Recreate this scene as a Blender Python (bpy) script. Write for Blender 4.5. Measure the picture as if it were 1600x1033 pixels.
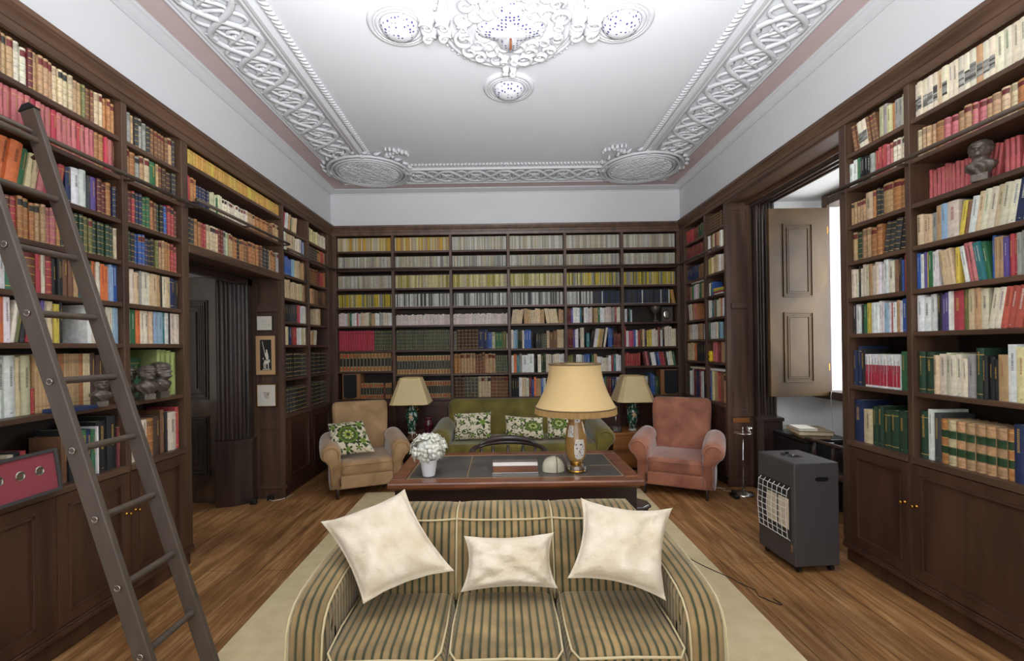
import bpy, bmesh, math, random
from mathutils import Vector, Matrix, noise
for o in list(bpy.data.objects): bpy.data.objects.remove(o, do_unlink=True)
SC = bpy.context.scene; COL = SC.collection
R = math.radians; PI = math.pi

# ------------------------------------------------------------------ camera
cam_d = bpy.data.cameras.new('camera'); cam = bpy.data.objects.new('camera', cam_d); COL.objects.link(cam)
cam_d.sensor_width = 36; cam_d.lens = 711*36/1600; cam_d.shift_x = 16/1600; cam_d.shift_y = 25/1600
cam_d.clip_start = .05
cam.matrix_world = Matrix.Translation((0, 0, 1.5)) @ Matrix.Rotation(R(90), 4, 'X') @ Matrix.Rotation(R(-.85), 4, 'Z')
SC.camera = cam
# ------------------------------------------------------------------ world, light, exposure
w = bpy.data.worlds.new('world'); SC.world = w; w.use_nodes = True
w.node_tree.nodes['Background'].inputs[0].default_value = (.86, .93, 1, 1)
w.node_tree.nodes['Background'].inputs[1].default_value = 1.3
def area(name, loc, rot, sx, sy, power, color=(1, 1, 1), spread=180):
    d = bpy.data.lights.new(name, 'AREA'); d.shape = 'RECTANGLE'; d.size = sx; d.size_y = sy
    d.energy = power; d.color = color; d.spread = R(spread)
    o = bpy.data.objects.new(name, d); COL.objects.link(o); o.location = loc; o.rotation_euler = [R(a) for a in rot]
    return o
area('window_daylight_rear', (.1, -1.5, 1.9), (90, 0, 0), 3.6, 2.4, 24, (.97, .98, 1))           # fill lamp added behind the camera, at invented windows
area('window_daylight_side', (3.95, 3.7, 1.95), (90, 0, 62), 1.0, 1.7, 27, (.93, .97, 1))         # window in the side niche
area('flash_bounced_off_ceiling', (.1, .35, 1.95), (150, 0, 0), 1.0, 1.0, 112, (.95, .975, 1), 125)
area('passage_daylight', (-3.45, 3.45, 1.7), (90, 0, -25), .5, 1.6, 1.1, (1, .93, .84))                   # fill lamp added in the passage to brighten the left door
SC.view_settings.view_transform = 'Standard'; SC.view_settings.look = 'None'
SC.view_settings.gamma = 1; SC.view_settings.use_curve_mapping = False; SC.view_settings.exposure = .76

# ------------------------------------------------------------------ materials
def srgb(c):
    if isinstance(c, str): c = tuple(int(c[i:i+2], 16)/255 for i in (0, 2, 4))
    return tuple(x/12.92 if x <= .04045 else ((x+.055)/1.055)**2.4 for x in c[:3])
def mat(name, col=None, rough=.5, metal=0, var=0, scale=8, bump=0, bscale=60, sheen=0, stretch=(1, 1, 1), attr=False, coat=0, c2=None, spec=.5, detail=4, trans=0, distort=0):
    """Principled material; optional noise variation between col and c2 (or darker col), bump, colour attribute."""
    m = bpy.data.materials.new(name); m.use_nodes = True; nt = m.node_tree; N = nt.nodes; L = nt.links
    b = N['Principled BSDF']; b.inputs['Roughness'].default_value = rough; b.inputs['Metallic'].default_value = metal
    b.inputs['Specular IOR Level'].default_value = spec
    if sheen: b.inputs['Sheen Weight'].default_value = sheen; b.inputs['Sheen Roughness'].default_value = .4
    if coat: b.inputs['Coat Weight'].default_value = coat; b.inputs['Coat Roughness'].default_value = .15
    if trans: b.inputs['Subsurface Weight'].default_value = 0
    tc = N.new('ShaderNodeTexCoord'); mp = N.new('ShaderNodeMapping'); mp.inputs['Scale'].default_value = stretch
    L.new(tc.outputs['Object'], mp.inputs['Vector'])
    if attr:
        a = N.new('ShaderNodeAttribute'); a.attribute_name = 'Col'; base = a.outputs['Color']
    else:
        rgb = N.new('ShaderNodeRGB'); rgb.outputs[0].default_value = (*srgb(col), 1); base = rgb.outputs[0]
    if var or c2:
        n = N.new('ShaderNodeTexNoise'); n.inputs['Scale'].default_value = scale; n.inputs['Detail'].default_value = detail
        n.inputs['Distortion'].default_value = distort
        L.new(mp.outputs[0], n.inputs['Vector'])
        r = N.new('ShaderNodeMapRange'); r.inputs[1].default_value = .3; r.inputs[2].default_value = .7
        L.new(n.outputs['Fac'], r.inputs[0])
        mx = N.new('ShaderNodeMix'); mx.data_type = 'RGBA'
        if c2:
            L.new(r.outputs[0], mx.inputs[0]); L.new(base, mx.inputs[6]); mx.inputs[7].default_value = (*srgb(c2), 1)
        else:
            mx.blend_type = 'MULTIPLY'; mx.inputs[0].default_value = 1; L.new(base, mx.inputs[6])
            r.inputs[3].default_value = 1-var; r.inputs[4].default_value = 1+var*.3
            L.new(r.outputs[0], mx.inputs[7])
        base = mx.outputs[2]
    L.new(base, b.inputs['Base Color'])
    if bump:
        n2 = N.new('ShaderNodeTexNoise'); n2.inputs['Scale'].default_value = bscale; n2.inputs['Detail'].default_value = 3
        L.new(mp.outputs[0], n2.inputs['Vector'])
        bp = N.new('ShaderNodeBump'); bp.inputs['Strength'].default_value = bump; bp.inputs['Distance'].default_value = .01
        L.new(n2.outputs['Fac'], bp.inputs['Height']); L.new(bp.outputs[0], b.inputs['Normal'])
    return m
M = {}
M['wood'] = mat('dark walnut', '624837', .42, c2='3c2b20', scale=5, stretch=(3, 3, .25), bump=.12, bscale=40, detail=6)
M['woodh'] = mat('dark walnut lengthwise', '644938', .42, c2='3e2c21', scale=5, stretch=(3, .25, 3), bump=.1, bscale=40, detail=6)
M['woodx'] = mat('dark walnut crosswise', '604536', .42, c2='3f2a21', scale=5, stretch=(.25, 3, 3), bump=.1, bscale=40, detail=6)
M['back'] = mat('bookcase back board', '33251d', .6, var=.3, scale=4)
M['ebony'] = mat('black stained oak', '402f27', .33, c2='231a16', scale=6, stretch=(3, 3, .3), bump=.15, bscale=30, coat=.4)
M['doorwood'] = mat('worn black oak door', '5e4a35', .25, c2='2b211a', scale=3.2, stretch=(2, 2, .5), bump=.15, bscale=30, distort=1, coat=.5)
M['shutter'] = mat('faded walnut shutter', '6c5029', .45, c2='362716', scale=1.7, stretch=(1.2, 1.2, .7), bump=.08, bscale=50, distort=.8)
M['cabinet'] = mat('oiled mahogany', '583a2c', .36, c2='38231a', scale=3, stretch=(3, 3, .4), bump=.1, bscale=40)
M['plaster'] = mat('white plaster wall', 'c9c9cb', .85, var=.03, scale=2, bump=.03, bscale=20)
M['reveal'] = mat('bright white window reveal', 'efeeec', .8)  # whiter than the wall plaster, colour makes up for light missing here
M['ceilp'] = mat('matt white ceiling', 'c8c9cd', .9, var=.02, scale=1.5)
M['stucco'] = mat('white stucco relief', 'bebec1', .6, bump=.05, bscale=80)
M['pink'] = mat('dusty pink ceiling border', 'b7a3a2', .85, var=.04, scale=3)
M['brass'] = mat('brass', 'b8893f', .25, 1, var=.2, scale=20)
M['chrome'] = mat('brushed chrome', 'c9c9c6', .2, 1)
M['bronze'] = mat('dark bronze', '6b6258', .38, .35, var=.35, scale=18, bump=.3, bscale=60)
M['ladder'] = mat('grey-brown painted wood', '574c42', .42, var=.2, scale=6, stretch=(3, 3, .6), bump=.1, bscale=50)
M['rail'] = mat('grey-brown rail', '5f5248', .35, .3, var=.15, scale=9)
M['black'] = mat('black lacquer', '1a1a1c', .3)
M['graphite'] = mat('graphite painted steel', '4c4949', .5, .2, bump=.08, bscale=400)
M['leather'] = mat('black desk leather', '5a544e', .4, c2='3d3936', scale=6, bump=.1, bscale=120)
M['deskwood'] = mat('reddish mahogany', '8a5232', .3, c2='5a311f', scale=6, stretch=(.5, 3, 3), bump=.05, coat=.3)
M['desk_dark'] = mat('dark mahogany apron', '3f2a1f', .35, c2='2a1b15', scale=6, stretch=(.4, 3, 3))
M['olive'] = mat('olive green velvet', '7c6f28', .8, c2='585018', scale=5, sheen=.5, bump=.1, bscale=150)
M['pinkv'] = mat('dusty rose velvet', 'b8785a', .7, c2='87503c', scale=5, sheen=.7, bump=.1, bscale=150, distort=.6)
M['tanv'] = mat('tan velvet', 'bb976c', .8, c2='94744f', scale=5, sheen=.6, bump=.1, bscale=150, distort=.6)
M['tanpipe'] = mat('tan piping', 'b08a58', .7)
M['linen'] = mat('cream linen', 'e2d5bf', .9, c2='cdbb9d', scale=9, bump=.3, bscale=110, sheen=.2)
M['piping'] = mat('pale yellow piping', 'c2b189', .8)
M['rug'] = mat('beige wool carpet', 'd8c49b', .95, c2='cab68b', scale=10, bump=.3, bscale=300)
M['shade'] = mat('parchment lampshade', 'cdae78', .8, var=.05, scale=10)
M['shade2'] = mat('cream lampshade', 'dcc493', .8, var=.05, scale=10)
M['fringe'] = mat('gold fringe', 'b08a55', .8, var=.2, scale=60, stretch=(1, 1, .05))
M['trimd'] = mat('brown braid', '6d5a40', .8)
M['paint'] = mat('painted glaze', rough=.2, attr=True, coat=.4)
M['suzani'] = mat('printed cotton', rough=.85, attr=True, sheen=.2, bump=.15, bscale=200)
M['cloth'] = mat('book cloth', rough=.6, attr=True, var=.22, scale=40)
M['hide'] = mat('book leather', rough=.45, attr=True, var=.35, scale=55, bump=.1, bscale=150)
M['pages'] = mat('page edges', 'd9c9a4', .9, var=.15, scale=120, stretch=(1, 1, .02))
M['white'] = mat('white glazed pot', 'eeeeee', .3)
M['petal'] = mat('white petals', 'e2e0d4', .8, var=.05, scale=30, c2='d3d2c0')
M['chestw'] = mat('camphor wood', 'b4753c', .4, c2='6b3f1e', scale=3, stretch=(.4, 3, 2), distort=1.2, coat=.2)
M['stone'] = mat('pale split stone', 'c9c2a9', .6, c2='aaa289', scale=14, bump=.2, bscale=30)
M['blackmat'] = mat('matt black fabric', '18191b', .8)
M['spk'] = mat('speaker veneer', '9c6c41', .45, var=.2, scale=5, stretch=(3, 3, .3))
M['glassred'] = mat('plum red glass', '4b0f22', .08, coat=.5)
M['redmat'] = mat('red mount board', '93404a', .7)
M['paper'] = mat('ivory paper', 'dcd6c8', .8)
M['mount'] = mat('sand mount board', 'cba476', .8)
M['ink'] = mat('black print', '22211f', .8)
M['silver'] = mat('silver', 'cfc9c0', .22, 1)
M['grill'] = mat('white enamelled wire', 'dcdcd8', .35)
M['ceramic'] = mat('cream radiant ceramic', 'd8c7a8', .8)
M['yellow'] = mat('yellow plastic', 'e0c21a', .4)
M['cable'] = mat('black rubber cable', '1b1b1b', .6)
M['cablew'] = mat('white cable', 'd6d2c8', .6)
M['lidsilver'] = mat('aged silver lid', '9d938a', .42, .8)
M['bluedots'] = mat('pierced stucco lattice', 'c6c6ca', .6)
def dots_material():
    m = M['bluedots']; N = m.node_tree.nodes; L = m.node_tree.links; b = N['Principled BSDF']
    tc = N.new('ShaderNodeTexCoord'); v = N.new('ShaderNodeTexVoronoi'); v.inputs['Scale'].default_value = 40; v.inputs['Randomness'].default_value = .35
    L.new(tc.outputs['Object'], v.inputs['Vector'])
    c = N.new('ShaderNodeMath'); c.operation = 'LESS_THAN'; c.inputs[1].default_value = .3; L.new(v.outputs['Distance'], c.inputs[0])
    mx = N.new('ShaderNodeMix'); mx.data_type = 'RGBA'; L.new(c.outputs[0], mx.inputs[0])
    mx.inputs[6].default_value = (*srgb('c6c6ca'), 1); mx.inputs[7].default_value = (*srgb('3c3a6e'), 1)
    L.new(mx.outputs[2], b.inputs['Base Color'])
dots_material()
def glass_material():
    m = bpy.data.materials.new('window glass'); m.use_nodes = True; N = m.node_tree.nodes; L = m.node_tree.links
    N.remove(N['Principled BSDF']); o = N['Material Output']
    t = N.new('ShaderNodeBsdfTransparent'); g = N.new('ShaderNodeBsdfGlossy'); g.inputs['Roughness'].default_value = .02
    mx = N.new('ShaderNodeMixShader'); mx.inputs[0].default_value = .06
    L.new(t.outputs[0], mx.inputs[1]); L.new(g.outputs[0], mx.inputs[2]); L.new(mx.outputs[0], o.inputs[0])
    return m
M['glass'] = glass_material()
def floor_material():
    m = bpy.data.materials.new('old pine floorboards'); m.use_nodes = True; N = m.node_tree.nodes; L = m.node_tree.links; b = N['Principled BSDF']
    tc = N.new('ShaderNodeTexCoord')
    mp = N.new('ShaderNodeMapping'); mp.inputs['Rotation'].default_value = (0, 0, R(90)); L.new(tc.outputs['Object'], mp.inputs['Vector'])
    br = N.new('ShaderNodeTexBrick'); br.offset = .37; br.inputs['Scale'].default_value = 1; br.inputs['Brick Width'].default_value = 3.1
    br.inputs['Row Height'].default_value = .185; br.inputs['Mortar Size'].default_value = .0022; br.inputs['Mortar Smooth'].default_value = .3
    br.inputs['Color1'].default_value = (.0, .0, .0, 1); br.inputs['Color2'].default_value = (1, 1, 1, 1); br.inputs['Mortar'].default_value = (.5, .5, .5, 1)
    L.new(mp.outputs[0], br.inputs['Vector'])
    mp2 = N.new('ShaderNodeMapping'); mp2.inputs['Scale'].default_value = (6.5, .5, 1); L.new(tc.outputs['Object'], mp2.inputs['Vector'])
    n = N.new('ShaderNodeTexNoise'); n.inputs['Scale'].default_value = 3; n.inputs['Detail'].default_value = 8; n.inputs['Roughness'].default_value = .7; n.inputs['Distortion'].default_value = .6
    L.new(mp2.outputs[0], n.inputs['Vector'])
    cr = N.new('ShaderNodeValToRGB'); e = cr.color_ramp.elements; e[0].position = .28; e[0].color = (*srgb('684626'), 1); e[1].position = .70; e[1].color = (*srgb('c99c69'), 1)
    k = e.new(.5); k.color = (*srgb('9c6e42'), 1)
    L.new(n.outputs['Fac'], cr.inputs[0])
    n3 = N.new('ShaderNodeTexNoise'); n3.inputs['Scale'].default_value = 1.6; n3.inputs['Detail'].default_value = 5; L.new(tc.outputs['Object'], n3.inputs['Vector'])
    r3 = N.new('ShaderNodeMapRange'); r3.inputs[1].default_value = .35; r3.inputs[2].default_value = .65; r3.inputs[3].default_value = .72; r3.inputs[4].default_value = 1.15; L.new(n3.outputs['Fac'], r3.inputs[0])
    r4 = N.new('ShaderNodeMapRange'); r4.inputs[3].default_value = .8; r4.inputs[4].default_value = 1.12
    sp = N.new('ShaderNodeSeparateColor'); L.new(br.outputs['Color'], sp.inputs[0]); L.new(sp.outputs[0], r4.inputs[0])
    mu = N.new('ShaderNodeMath'); mu.operation = 'MULTIPLY'; L.new(r3.outputs[0], mu.inputs[0]); L.new(r4.outputs[0], mu.inputs[1])
    m1 = N.new('ShaderNodeMix'); m1.data_type = 'RGBA'; m1.blend_type = 'MULTIPLY'; m1.inputs[0].default_value = 1; L.new(cr.outputs[0], m1.inputs[6]); L.new(mu.outputs[0], m1.inputs[7])
    m2 = N.new('ShaderNodeMix'); m2.data_type = 'RGBA'; L.new(br.outputs['Fac'], m2.inputs[0]); L.new(m1.outputs[2], m2.inputs[6]); m2.inputs[7].default_value = (*srgb('3a2514'), 1)
    L.new(m2.outputs[2], b.inputs['Base Color']); b.inputs['Roughness'].default_value = .42
    bp = N.new('ShaderNodeBump'); bp.inputs['Strength'].default_value = .25; bp.inputs['Distance'].default_value = .01
    sb = N.new('ShaderNodeMath'); sb.operation = 'SUBTRACT'; L.new(n.outputs['Fac'], sb.inputs[0]); L.new(br.outputs['Fac'], sb.inputs[1])
    L.new(sb.outputs[0], bp.inputs['Height']); L.new(bp.outputs[0], b.inputs['Normal'])
    return m
M['floor'] = floor_material()
def stripe_material():
    m = bpy.data.materials.new('striped velvet'); m.use_nodes = True; N = m.node_tree.nodes; L = m.node_tree.links; b = N['Principled BSDF']
    tc = N.new('ShaderNodeTexCoord'); s = N.new('ShaderNodeSeparateXYZ'); L.new(tc.outputs['Object'], s.inputs[0])
    sn = N.new('ShaderNodeSeparateXYZ'); L.new(tc.outputs['Normal'], sn.inputs[0])
    def math_(op, a, bb=None, v=None):
        k = N.new('ShaderNodeMath'); k.operation = op
        L.new(a, k.inputs[0])
        if bb is not None: L.new(bb, k.inputs[1])
        if v is not None: k.inputs[1].default_value = v
        return k.outputs[0]
    side = math_('GREATER_THAN', math_('ABSOLUTE', sn.outputs[0]), v=.72)
    mx = N.new('ShaderNodeMix'); L.new(side, mx.inputs[0]); L.new(s.outputs[0], mx.inputs[2]); L.new(s.outputs[1], mx.inputs[3])
    f = math_('FRACT', math_('ADD', math_('MULTIPLY', mx.outputs[0], v=1/.0312), v=100.5))
    cr = N.new('ShaderNodeValToRGB'); cr.color_ramp.interpolation = 'EASE'; e = cr.color_ramp.elements
    base, line, green = srgb('8a7148'), srgb('66552f'), srgb('2c341a')
    pts = [(0, base), (.26, base), (.31, line), (.36, base), (.40, green), (.64, green), (.70, base), (.71, line), (.76, base), (1, base)]
    e[0].position, e[0].color = 0, (*base, 1); e[1].position, e[1].color = 1, (*base, 1)
    for p, c in pts[1:-1]:
        k = e.new(p); k.color = (*c, 1)
    L.new(f, cr.inputs[0])
    n = N.new('ShaderNodeTexNoise'); n.inputs['Scale'].default_value = 5; n.inputs['Detail'].default_value = 5; n.inputs['Distortion'].default_value = .8; L.new(tc.outputs['Object'], n.inputs['Vector'])
    r = N.new('ShaderNodeMapRange'); r.inputs[1].default_value = .35; r.inputs[2].default_value = .7; r.inputs[3].default_value = .72; r.inputs[4].default_value = 1.45; L.new(n.outputs['Fac'], r.inputs[0])
    m1 = N.new('ShaderNodeMix'); m1.data_type = 'RGBA'; m1.blend_type = 'MULTIPLY'; m1.inputs[0].default_value = 1; L.new(cr.outputs[0], m1.inputs[6]); L.new(r.outputs[0], m1.inputs[7])
    L.new(m1.outputs[2], b.inputs['Base Color']); b.inputs['Roughness'].default_value = .8; b.inputs['Sheen Weight'].default_value = .45
    b.inputs['Sheen Tint'].default_value = (.9, .8, .6, 1)
    return m
M['stripe'] = stripe_material()

# ------------------------------------------------------------------ mesh helpers
class MB:
    """Collects faces with a colour each and links them as ONE mesh object."""
    def __init__(s): s.v = []; s.f = []; s.c = []; s.m = []
    def add(s, vs, fs, col=(1, 1, 1), mi=0, xf=None):
        k = len(s.v); s.v += [tuple(xf @ Vector(p)) for p in vs] if xf is not None else [tuple(p) for p in vs]
        multi = isinstance(col, list)
        for i, f in enumerate(fs):
            s.f.append([k+j for j in f]); s.c.append(col[i] if multi else col); s.m.append(mi)
        return s
    def box(s, x0, x1, y0, y1, z0, z1, col=(1, 1, 1), mi=0, xf=None):
        return s.add([(x0, y0, z0), (x1, y0, z0), (x1, y1, z0), (x0, y1, z0), (x0, y0, z1), (x1, y0, z1), (x1, y1, z1), (x0, y1, z1)],
                     [(0, 3, 2, 1), (4, 5, 6, 7), (0, 1, 5, 4), (1, 2, 6, 5), (2, 3, 7, 6), (3, 0, 4, 7)], col, mi, xf)
    def tube(s, pts, r, n=8, closed=False, flat=1.0, up=(0, 0, 1), col=(1, 1, 1), mi=0, caps=True):
        pts = [Vector(p) for p in pts]; k = len(pts); vs = []
        upv = Vector(up)
        for i, p in enumerate(pts):
            a = pts[i-1] if (i or closed) else p; b = pts[(i+1) % k] if (i < k-1 or closed) else p
            t = (b-a).normalized(); sd = t.cross(upv)
            if sd.length < 1e-4: sd = t.cross(Vector((1, 0, 0)))
            sd.normalize(); u = sd.cross(t).normalized(); rr = r[i] if isinstance(r, (list, tuple)) else r
            for j in range(n):
                an = 2*PI*j/n; vs.append(p+sd*(math.cos(an)*rr)+u*(math.sin(an)*rr*flat))
        fs = []
        for i in range(k if closed else k-1):
            for j in range(n):
                a = i*n+j; b = i*n+(j+1) % n; c = ((i+1) % k)*n+(j+1) % n; d = ((i+1) % k)*n+j; fs.append((a, b, c, d))
        if caps and not closed: fs += [tuple(range(n))[::-1], tuple((k-1)*n+j for j in range(n))]
        return s.add(vs, fs, col, mi)
    def lathe(s, prof, n=32, cx=0, cy=0, cz=0, fn=None, col=(1, 1, 1), mi=0, colfn=None, cap=True, sx=1, sy=1):
        """prof: [(r, z)...] upwards; fn(angle, z, r) -> r to shape it; colfn(angle, t) -> colour"""
        vs = []; fs = []; cs = []
        for (r, z) in prof:
            for j in range(n):
                a = 2*PI*j/n; rr = fn(a, z, r) if fn else r
                vs.append((cx+math.cos(a)*rr*sx, cy+math.sin(a)*rr*sy, cz+z))
        K = len(prof)
        for i in range(K-1):
            for j in range(n):
                fs.append((i*n+j, i*n+(j+1) % n, (i+1)*n+(j+1) % n, (i+1)*n+j)); cs.append(colfn((j+.5)/n*2*PI, (prof[i][1]+prof[i+1][1])/2) if colfn else col)
        if cap:
            fs += [tuple(range(n))[::-1], tuple((K-1)*n+j for j in range(n))]; cs += [cs[0], cs[-1]]
        return s.add(vs, fs, cs, mi)
    def loft(s, loops, cap=True, col=(1, 1, 1), mi=0, close=True):
        n = len(loops[0]); vs = [p for l in loops for p in l]; fs = []
        for i in range(len(loops)-1):
            for j in range(n if close else n-1): fs.append((i*n+j, i*n+(j+1) % n, (i+1)*n+(j+1) % n, (i+1)*n+j))
        if cap: fs += [tuple(range(n))[::-1], tuple((len(loops)-1)*n+j for j in range(n))]
        return s.add(vs, fs, col, mi)
    def prism(s, poly, axis, a, b, col=(1, 1, 1), mi=0):
        """poly of 2D points extruded along axis from a to b; axis x: poly=(y,z); y: (x,z); z: (x,y)"""
        def P(p, t): return {'x': (t, p[0], p[1]), 'y': (p[0], t, p[1]), 'z': (p[0], p[1], t)}[axis]
        return s.loft([[P(p, a) for p in poly], [P(p, b) for p in poly]], True, col, mi)
    def grid(s, fn, nu, nv, colfn=None, col=(1, 1, 1), mi=0, wrap=False):
        vs = [fn(i/nu, j/nv) for i in range(nu+1) for j in range(nv+1)]; fs = []; cs = []
        for i in range(nu):
            for j in range(nv):
                a = i*(nv+1)+j; fs.append((a, a+nv+1, a+nv+2, a+1)); cs.append(colfn((i+.5)/nu, (j+.5)/nv) if colfn else col)
        return s.add(vs, fs, cs, mi)
    def build(s, name, mats, parent=None, smooth=False, loc=None, fix=True, bevel=0, sub=0, auto=None):
        me = bpy.data.meshes.new(name); me.from_pydata(s.v, [], s.f); me.update()
        mats = mats if isinstance(mats, (list, tuple)) else [mats]
        for k in mats: me.materials.append(M[k] if isinstance(k, str) else k)
        if len(mats) > 1: me.polygons.foreach_set('material_index', s.m)
        if any(x in ('cloth', 'hide', 'paint', 'suzani') for x in mats if isinstance(x, str)):
            ca = me.color_attributes.new('Col', 'FLOAT_COLOR', 'CORNER'); buf = []
            for f, c in zip(s.f, s.c): buf += [c[0], c[1], c[2], 1.0]*len(f)
            ca.data.foreach_set('color', buf)
        if fix:
            bm = bmesh.new(); bm.from_mesh(me); bmesh.ops.recalc_face_normals(bm, faces=bm.faces); bm.to_mesh(me); bm.free()
        if smooth: me.polygons.foreach_set('use_smooth', [True]*len(me.polygons))
        if smooth and auto: me.set_sharp_from_angle(angle=R(auto))
        o = bpy.data.objects.new(name, me); COL.objects.link(o)
        if parent: o.parent = parent
        if loc: o.location = loc
        if bevel:
            md = o.modifiers.new('bevel', 'BEVEL'); md.width = bevel; md.segments = 3; md.limit_method = 'ANGLE'; md.harden_normals = False
        if sub:
            md = o.modifiers.new('sub', 'SUBSURF'); md.levels = sub; md.render_levels = sub
        return o
def tag(o, label=None, cat=None, group=None, kind=None):
    if label: o['label'] = label
    if cat: o['category'] = cat
    if group: o['group'] = group
    if kind: o['kind'] = kind
    return o
def thing(name, loc, label, cat, rz=0, group=None, kind=None):
    o = bpy.data.objects.new(name, None); COL.objects.link(o); o.location = loc; o.rotation_euler = (0, 0, R(rz)); o.empty_display_size = .1
    return tag(o, label, cat, group, kind)
def struct(name, mb, m, parent=None, **k):
    o = mb.build(name, m, parent, **k)
    if not parent: o['kind'] = 'structure'
    return o
def rbox(x0, x1, y0, y1, z0, z1, r, seg=4):
    """rounded box as MB"""
    bm = bmesh.new(); bmesh.ops.create_cube(bm, size=1)
    for v in bm.verts: v.co = Vector(((x0+x1)/2+v.co.x*(x1-x0), (y0+y1)/2+v.co.y*(y1-y0), (z0+z1)/2+v.co.z*(z1-z0)))
    bmesh.ops.bevel(bm, geom=bm.edges[:]+bm.verts[:], offset=r, segments=seg, profile=.5, affect='EDGES')
    bm.verts.ensure_lookup_table(); m = MB(); m.add([v.co.copy() for v in bm.verts], [[v.index for v in f.verts] for f in bm.faces]); bm.free()
    return m

# ------------------------------------------------------------------ room shell
FL, FR, FB, CZ = -2.2, 2.34, 5.92, 3.55        # bookcase faces (left, right, end wall), ceiling height
def wp(wall, u, d, z):
    """wall-mapped point: u along the wall, d out into the room from the bookcase face"""
    return (FL+d, u, z) if wall == 'L' else (FR-d, u, z) if wall == 'R' else (u, FB-d, z)
def wbox(mb, wall, u0, u1, d0, d1, z0, z1, **k):
    a = wp(wall, u0, d0, z0); b = wp(wall, u1, d1, z1)
    return mb.box(min(a[0], b[0]), max(a[0], b[0]), min(a[1], b[1]), max(a[1], b[1]), z0, z1, **k)
def adopt(o, parent):
    o.parent = parent; o.matrix_parent_inverse = (Matrix.Translation(parent.location) @ Matrix.Rotation(parent.rotation_euler.z, 4, 'Z')).inverted()
    return o
def child(name, mb, m, parent, **k): return adopt(mb.build(name, m, **k), parent)

struct('floor', MB().box(-3.9, 3.9, -1.9, 6.4, -.1, 0), 'floor')
struct('ceiling', MB().box(-2.6, 2.8, -1.9, 6.4, CZ, CZ+.1), 'ceilp')
m = MB()
m.box(-2.8, -2.5, -1.9, 3.45, 0, 3.0); m.box(-2.8, -2.5, 4.62, 6.2, 0, 3.0); m.box(-3.3, -2.5, 3.45, 4.62, 2.33, 3.0)
m.box(-2.8, FL, -1.9, 6.2, 3.0, CZ+.05); struct('wall_left', m, 'plaster')
m = MB(); m.box(-2.6, 2.8, 6.2, 6.4, 0, CZ); m.box(-2.5, 2.64, FB, 6.2, 3.0, CZ+.05); struct('wall_back', m, 'plaster')
m = MB(); m.box(2.62, 2.9, -1.9, 3.2, 0, 3.0); m.box(2.62, 2.8, 4.80, 6.2, 0, 3.0); m.box(FR, 2.9, -1.9, 6.2, 3.0, CZ+.05)
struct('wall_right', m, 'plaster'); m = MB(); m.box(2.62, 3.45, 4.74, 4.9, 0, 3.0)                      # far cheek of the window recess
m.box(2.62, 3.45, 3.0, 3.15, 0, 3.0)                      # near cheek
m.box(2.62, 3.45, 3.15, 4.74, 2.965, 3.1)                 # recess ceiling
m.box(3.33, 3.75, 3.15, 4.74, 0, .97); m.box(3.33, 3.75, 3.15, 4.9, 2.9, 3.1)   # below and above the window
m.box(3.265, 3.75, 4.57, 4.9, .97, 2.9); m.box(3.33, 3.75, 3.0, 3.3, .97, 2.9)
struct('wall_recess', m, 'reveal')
m = MB(); m.box(-2.6, -1.8, -1.9, -1.6, 0, CZ); m.box(1.98, 2.8, -1.9, -1.6, 0, CZ); m.box(-1.8, 1.98, -1.9, -1.6, 0, .7); m.box(-1.8, 1.98, -1.9, -1.6, 3.1, CZ); m.box(-.05, .25, -1.9, -1.6, .7, 3.1)
struct('wall_rear', m, 'plaster')
w2 = thing('added_rear_window', (0.1, -1.7, .7), None, None, kind='structure')  # unseen windows, added to carry the rear fill light
for a, b in ((-1.8, -.05), (.25, 1.98)):
    m = MB()
    for x in (a, (a+b)/2-.025, b-.05): m.box(x, x+.05, -1.75, -1.7, .7, 3.1)
    for z in (.7, 1.5, 2.3, 3.05): m.box(a, b, -1.75, -1.7, z, z+.05)
    child('window_frame', m, 'ebony', w2); child('glass_pane', MB().box(a, b, -1.74, -1.735, .7, 3.1), 'glass', w2)
# side window: timber frame, outer reveal, glass
w1 = thing('window_1', (3.4, 3.9, .97), None, None, kind='structure')
m = MB(); m.box(3.23, 3.4, 3.15, 4.57, 2.85, 2.96); m.box(3.23, 3.262, 4.50, 4.57, .97, 2.85); m.box(3.27, 3.4, 3.2, 3.3, .97, 2.85)
child('window_frame', m, 'wood', w1, bevel=.004)
child('window_sill', MB().box(3.22, 3.42, 3.15, 4.735, .93, 1.01), 'wood', w1, bevel=.004)
m = MB()
for y in (3.3, 3.9, 4.52): m.box(3.6, 3.65, y, y+.05, .97, 2.9)
for z in (.97, 1.6, 2.25, 2.85): m.box(3.6, 3.65, 3.3, 4.57, z, z+.045)
child('sash', m, 'white', w1); child('glass_pane', MB().box(3.62, 3.625, 3.3, 4.57, .97, 2.9), 'glass', w1)

def sweep(name, prof, m, z=0, y0=-1.6, smooth=True, thick=True, auto=40):
    """profile [(d, z)] run round the left, end and right walls with mitres"""
    loops = [[(FL+d, y0, h+z), (FL+d, FB-d, h+z), (FR-d, FB-d, h+z), (FR-d, y0, h+z)] for d, h in prof]
    mb = MB(); n = len(prof); vs = [p for l in loops for p in l]; fs = []
    for i in range(n):
        for j in range(3): fs.append((i*4+j, i*4+j+1, ((i+1) % n)*4+j+1, ((i+1) % n)*4+j))
    fs += [tuple(i*4 for i in range(n)), tuple(i*4+3 for i in range(n))[::-1]]
    mb.add(vs, fs); return struct(name, mb, m, smooth=smooth, auto=auto)
sweep('trim_1', [(-.02, 2.965), (.006, 2.965), (.012, 2.985), (.014, 3.0), (.022, 3.004), (.026, 3.02), (.034, 3.035), (.044, 3.045), (.046, 3.055), (.055, 3.062), (.058, 3.085), (-.02, 3.09)], 'woodh')
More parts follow.
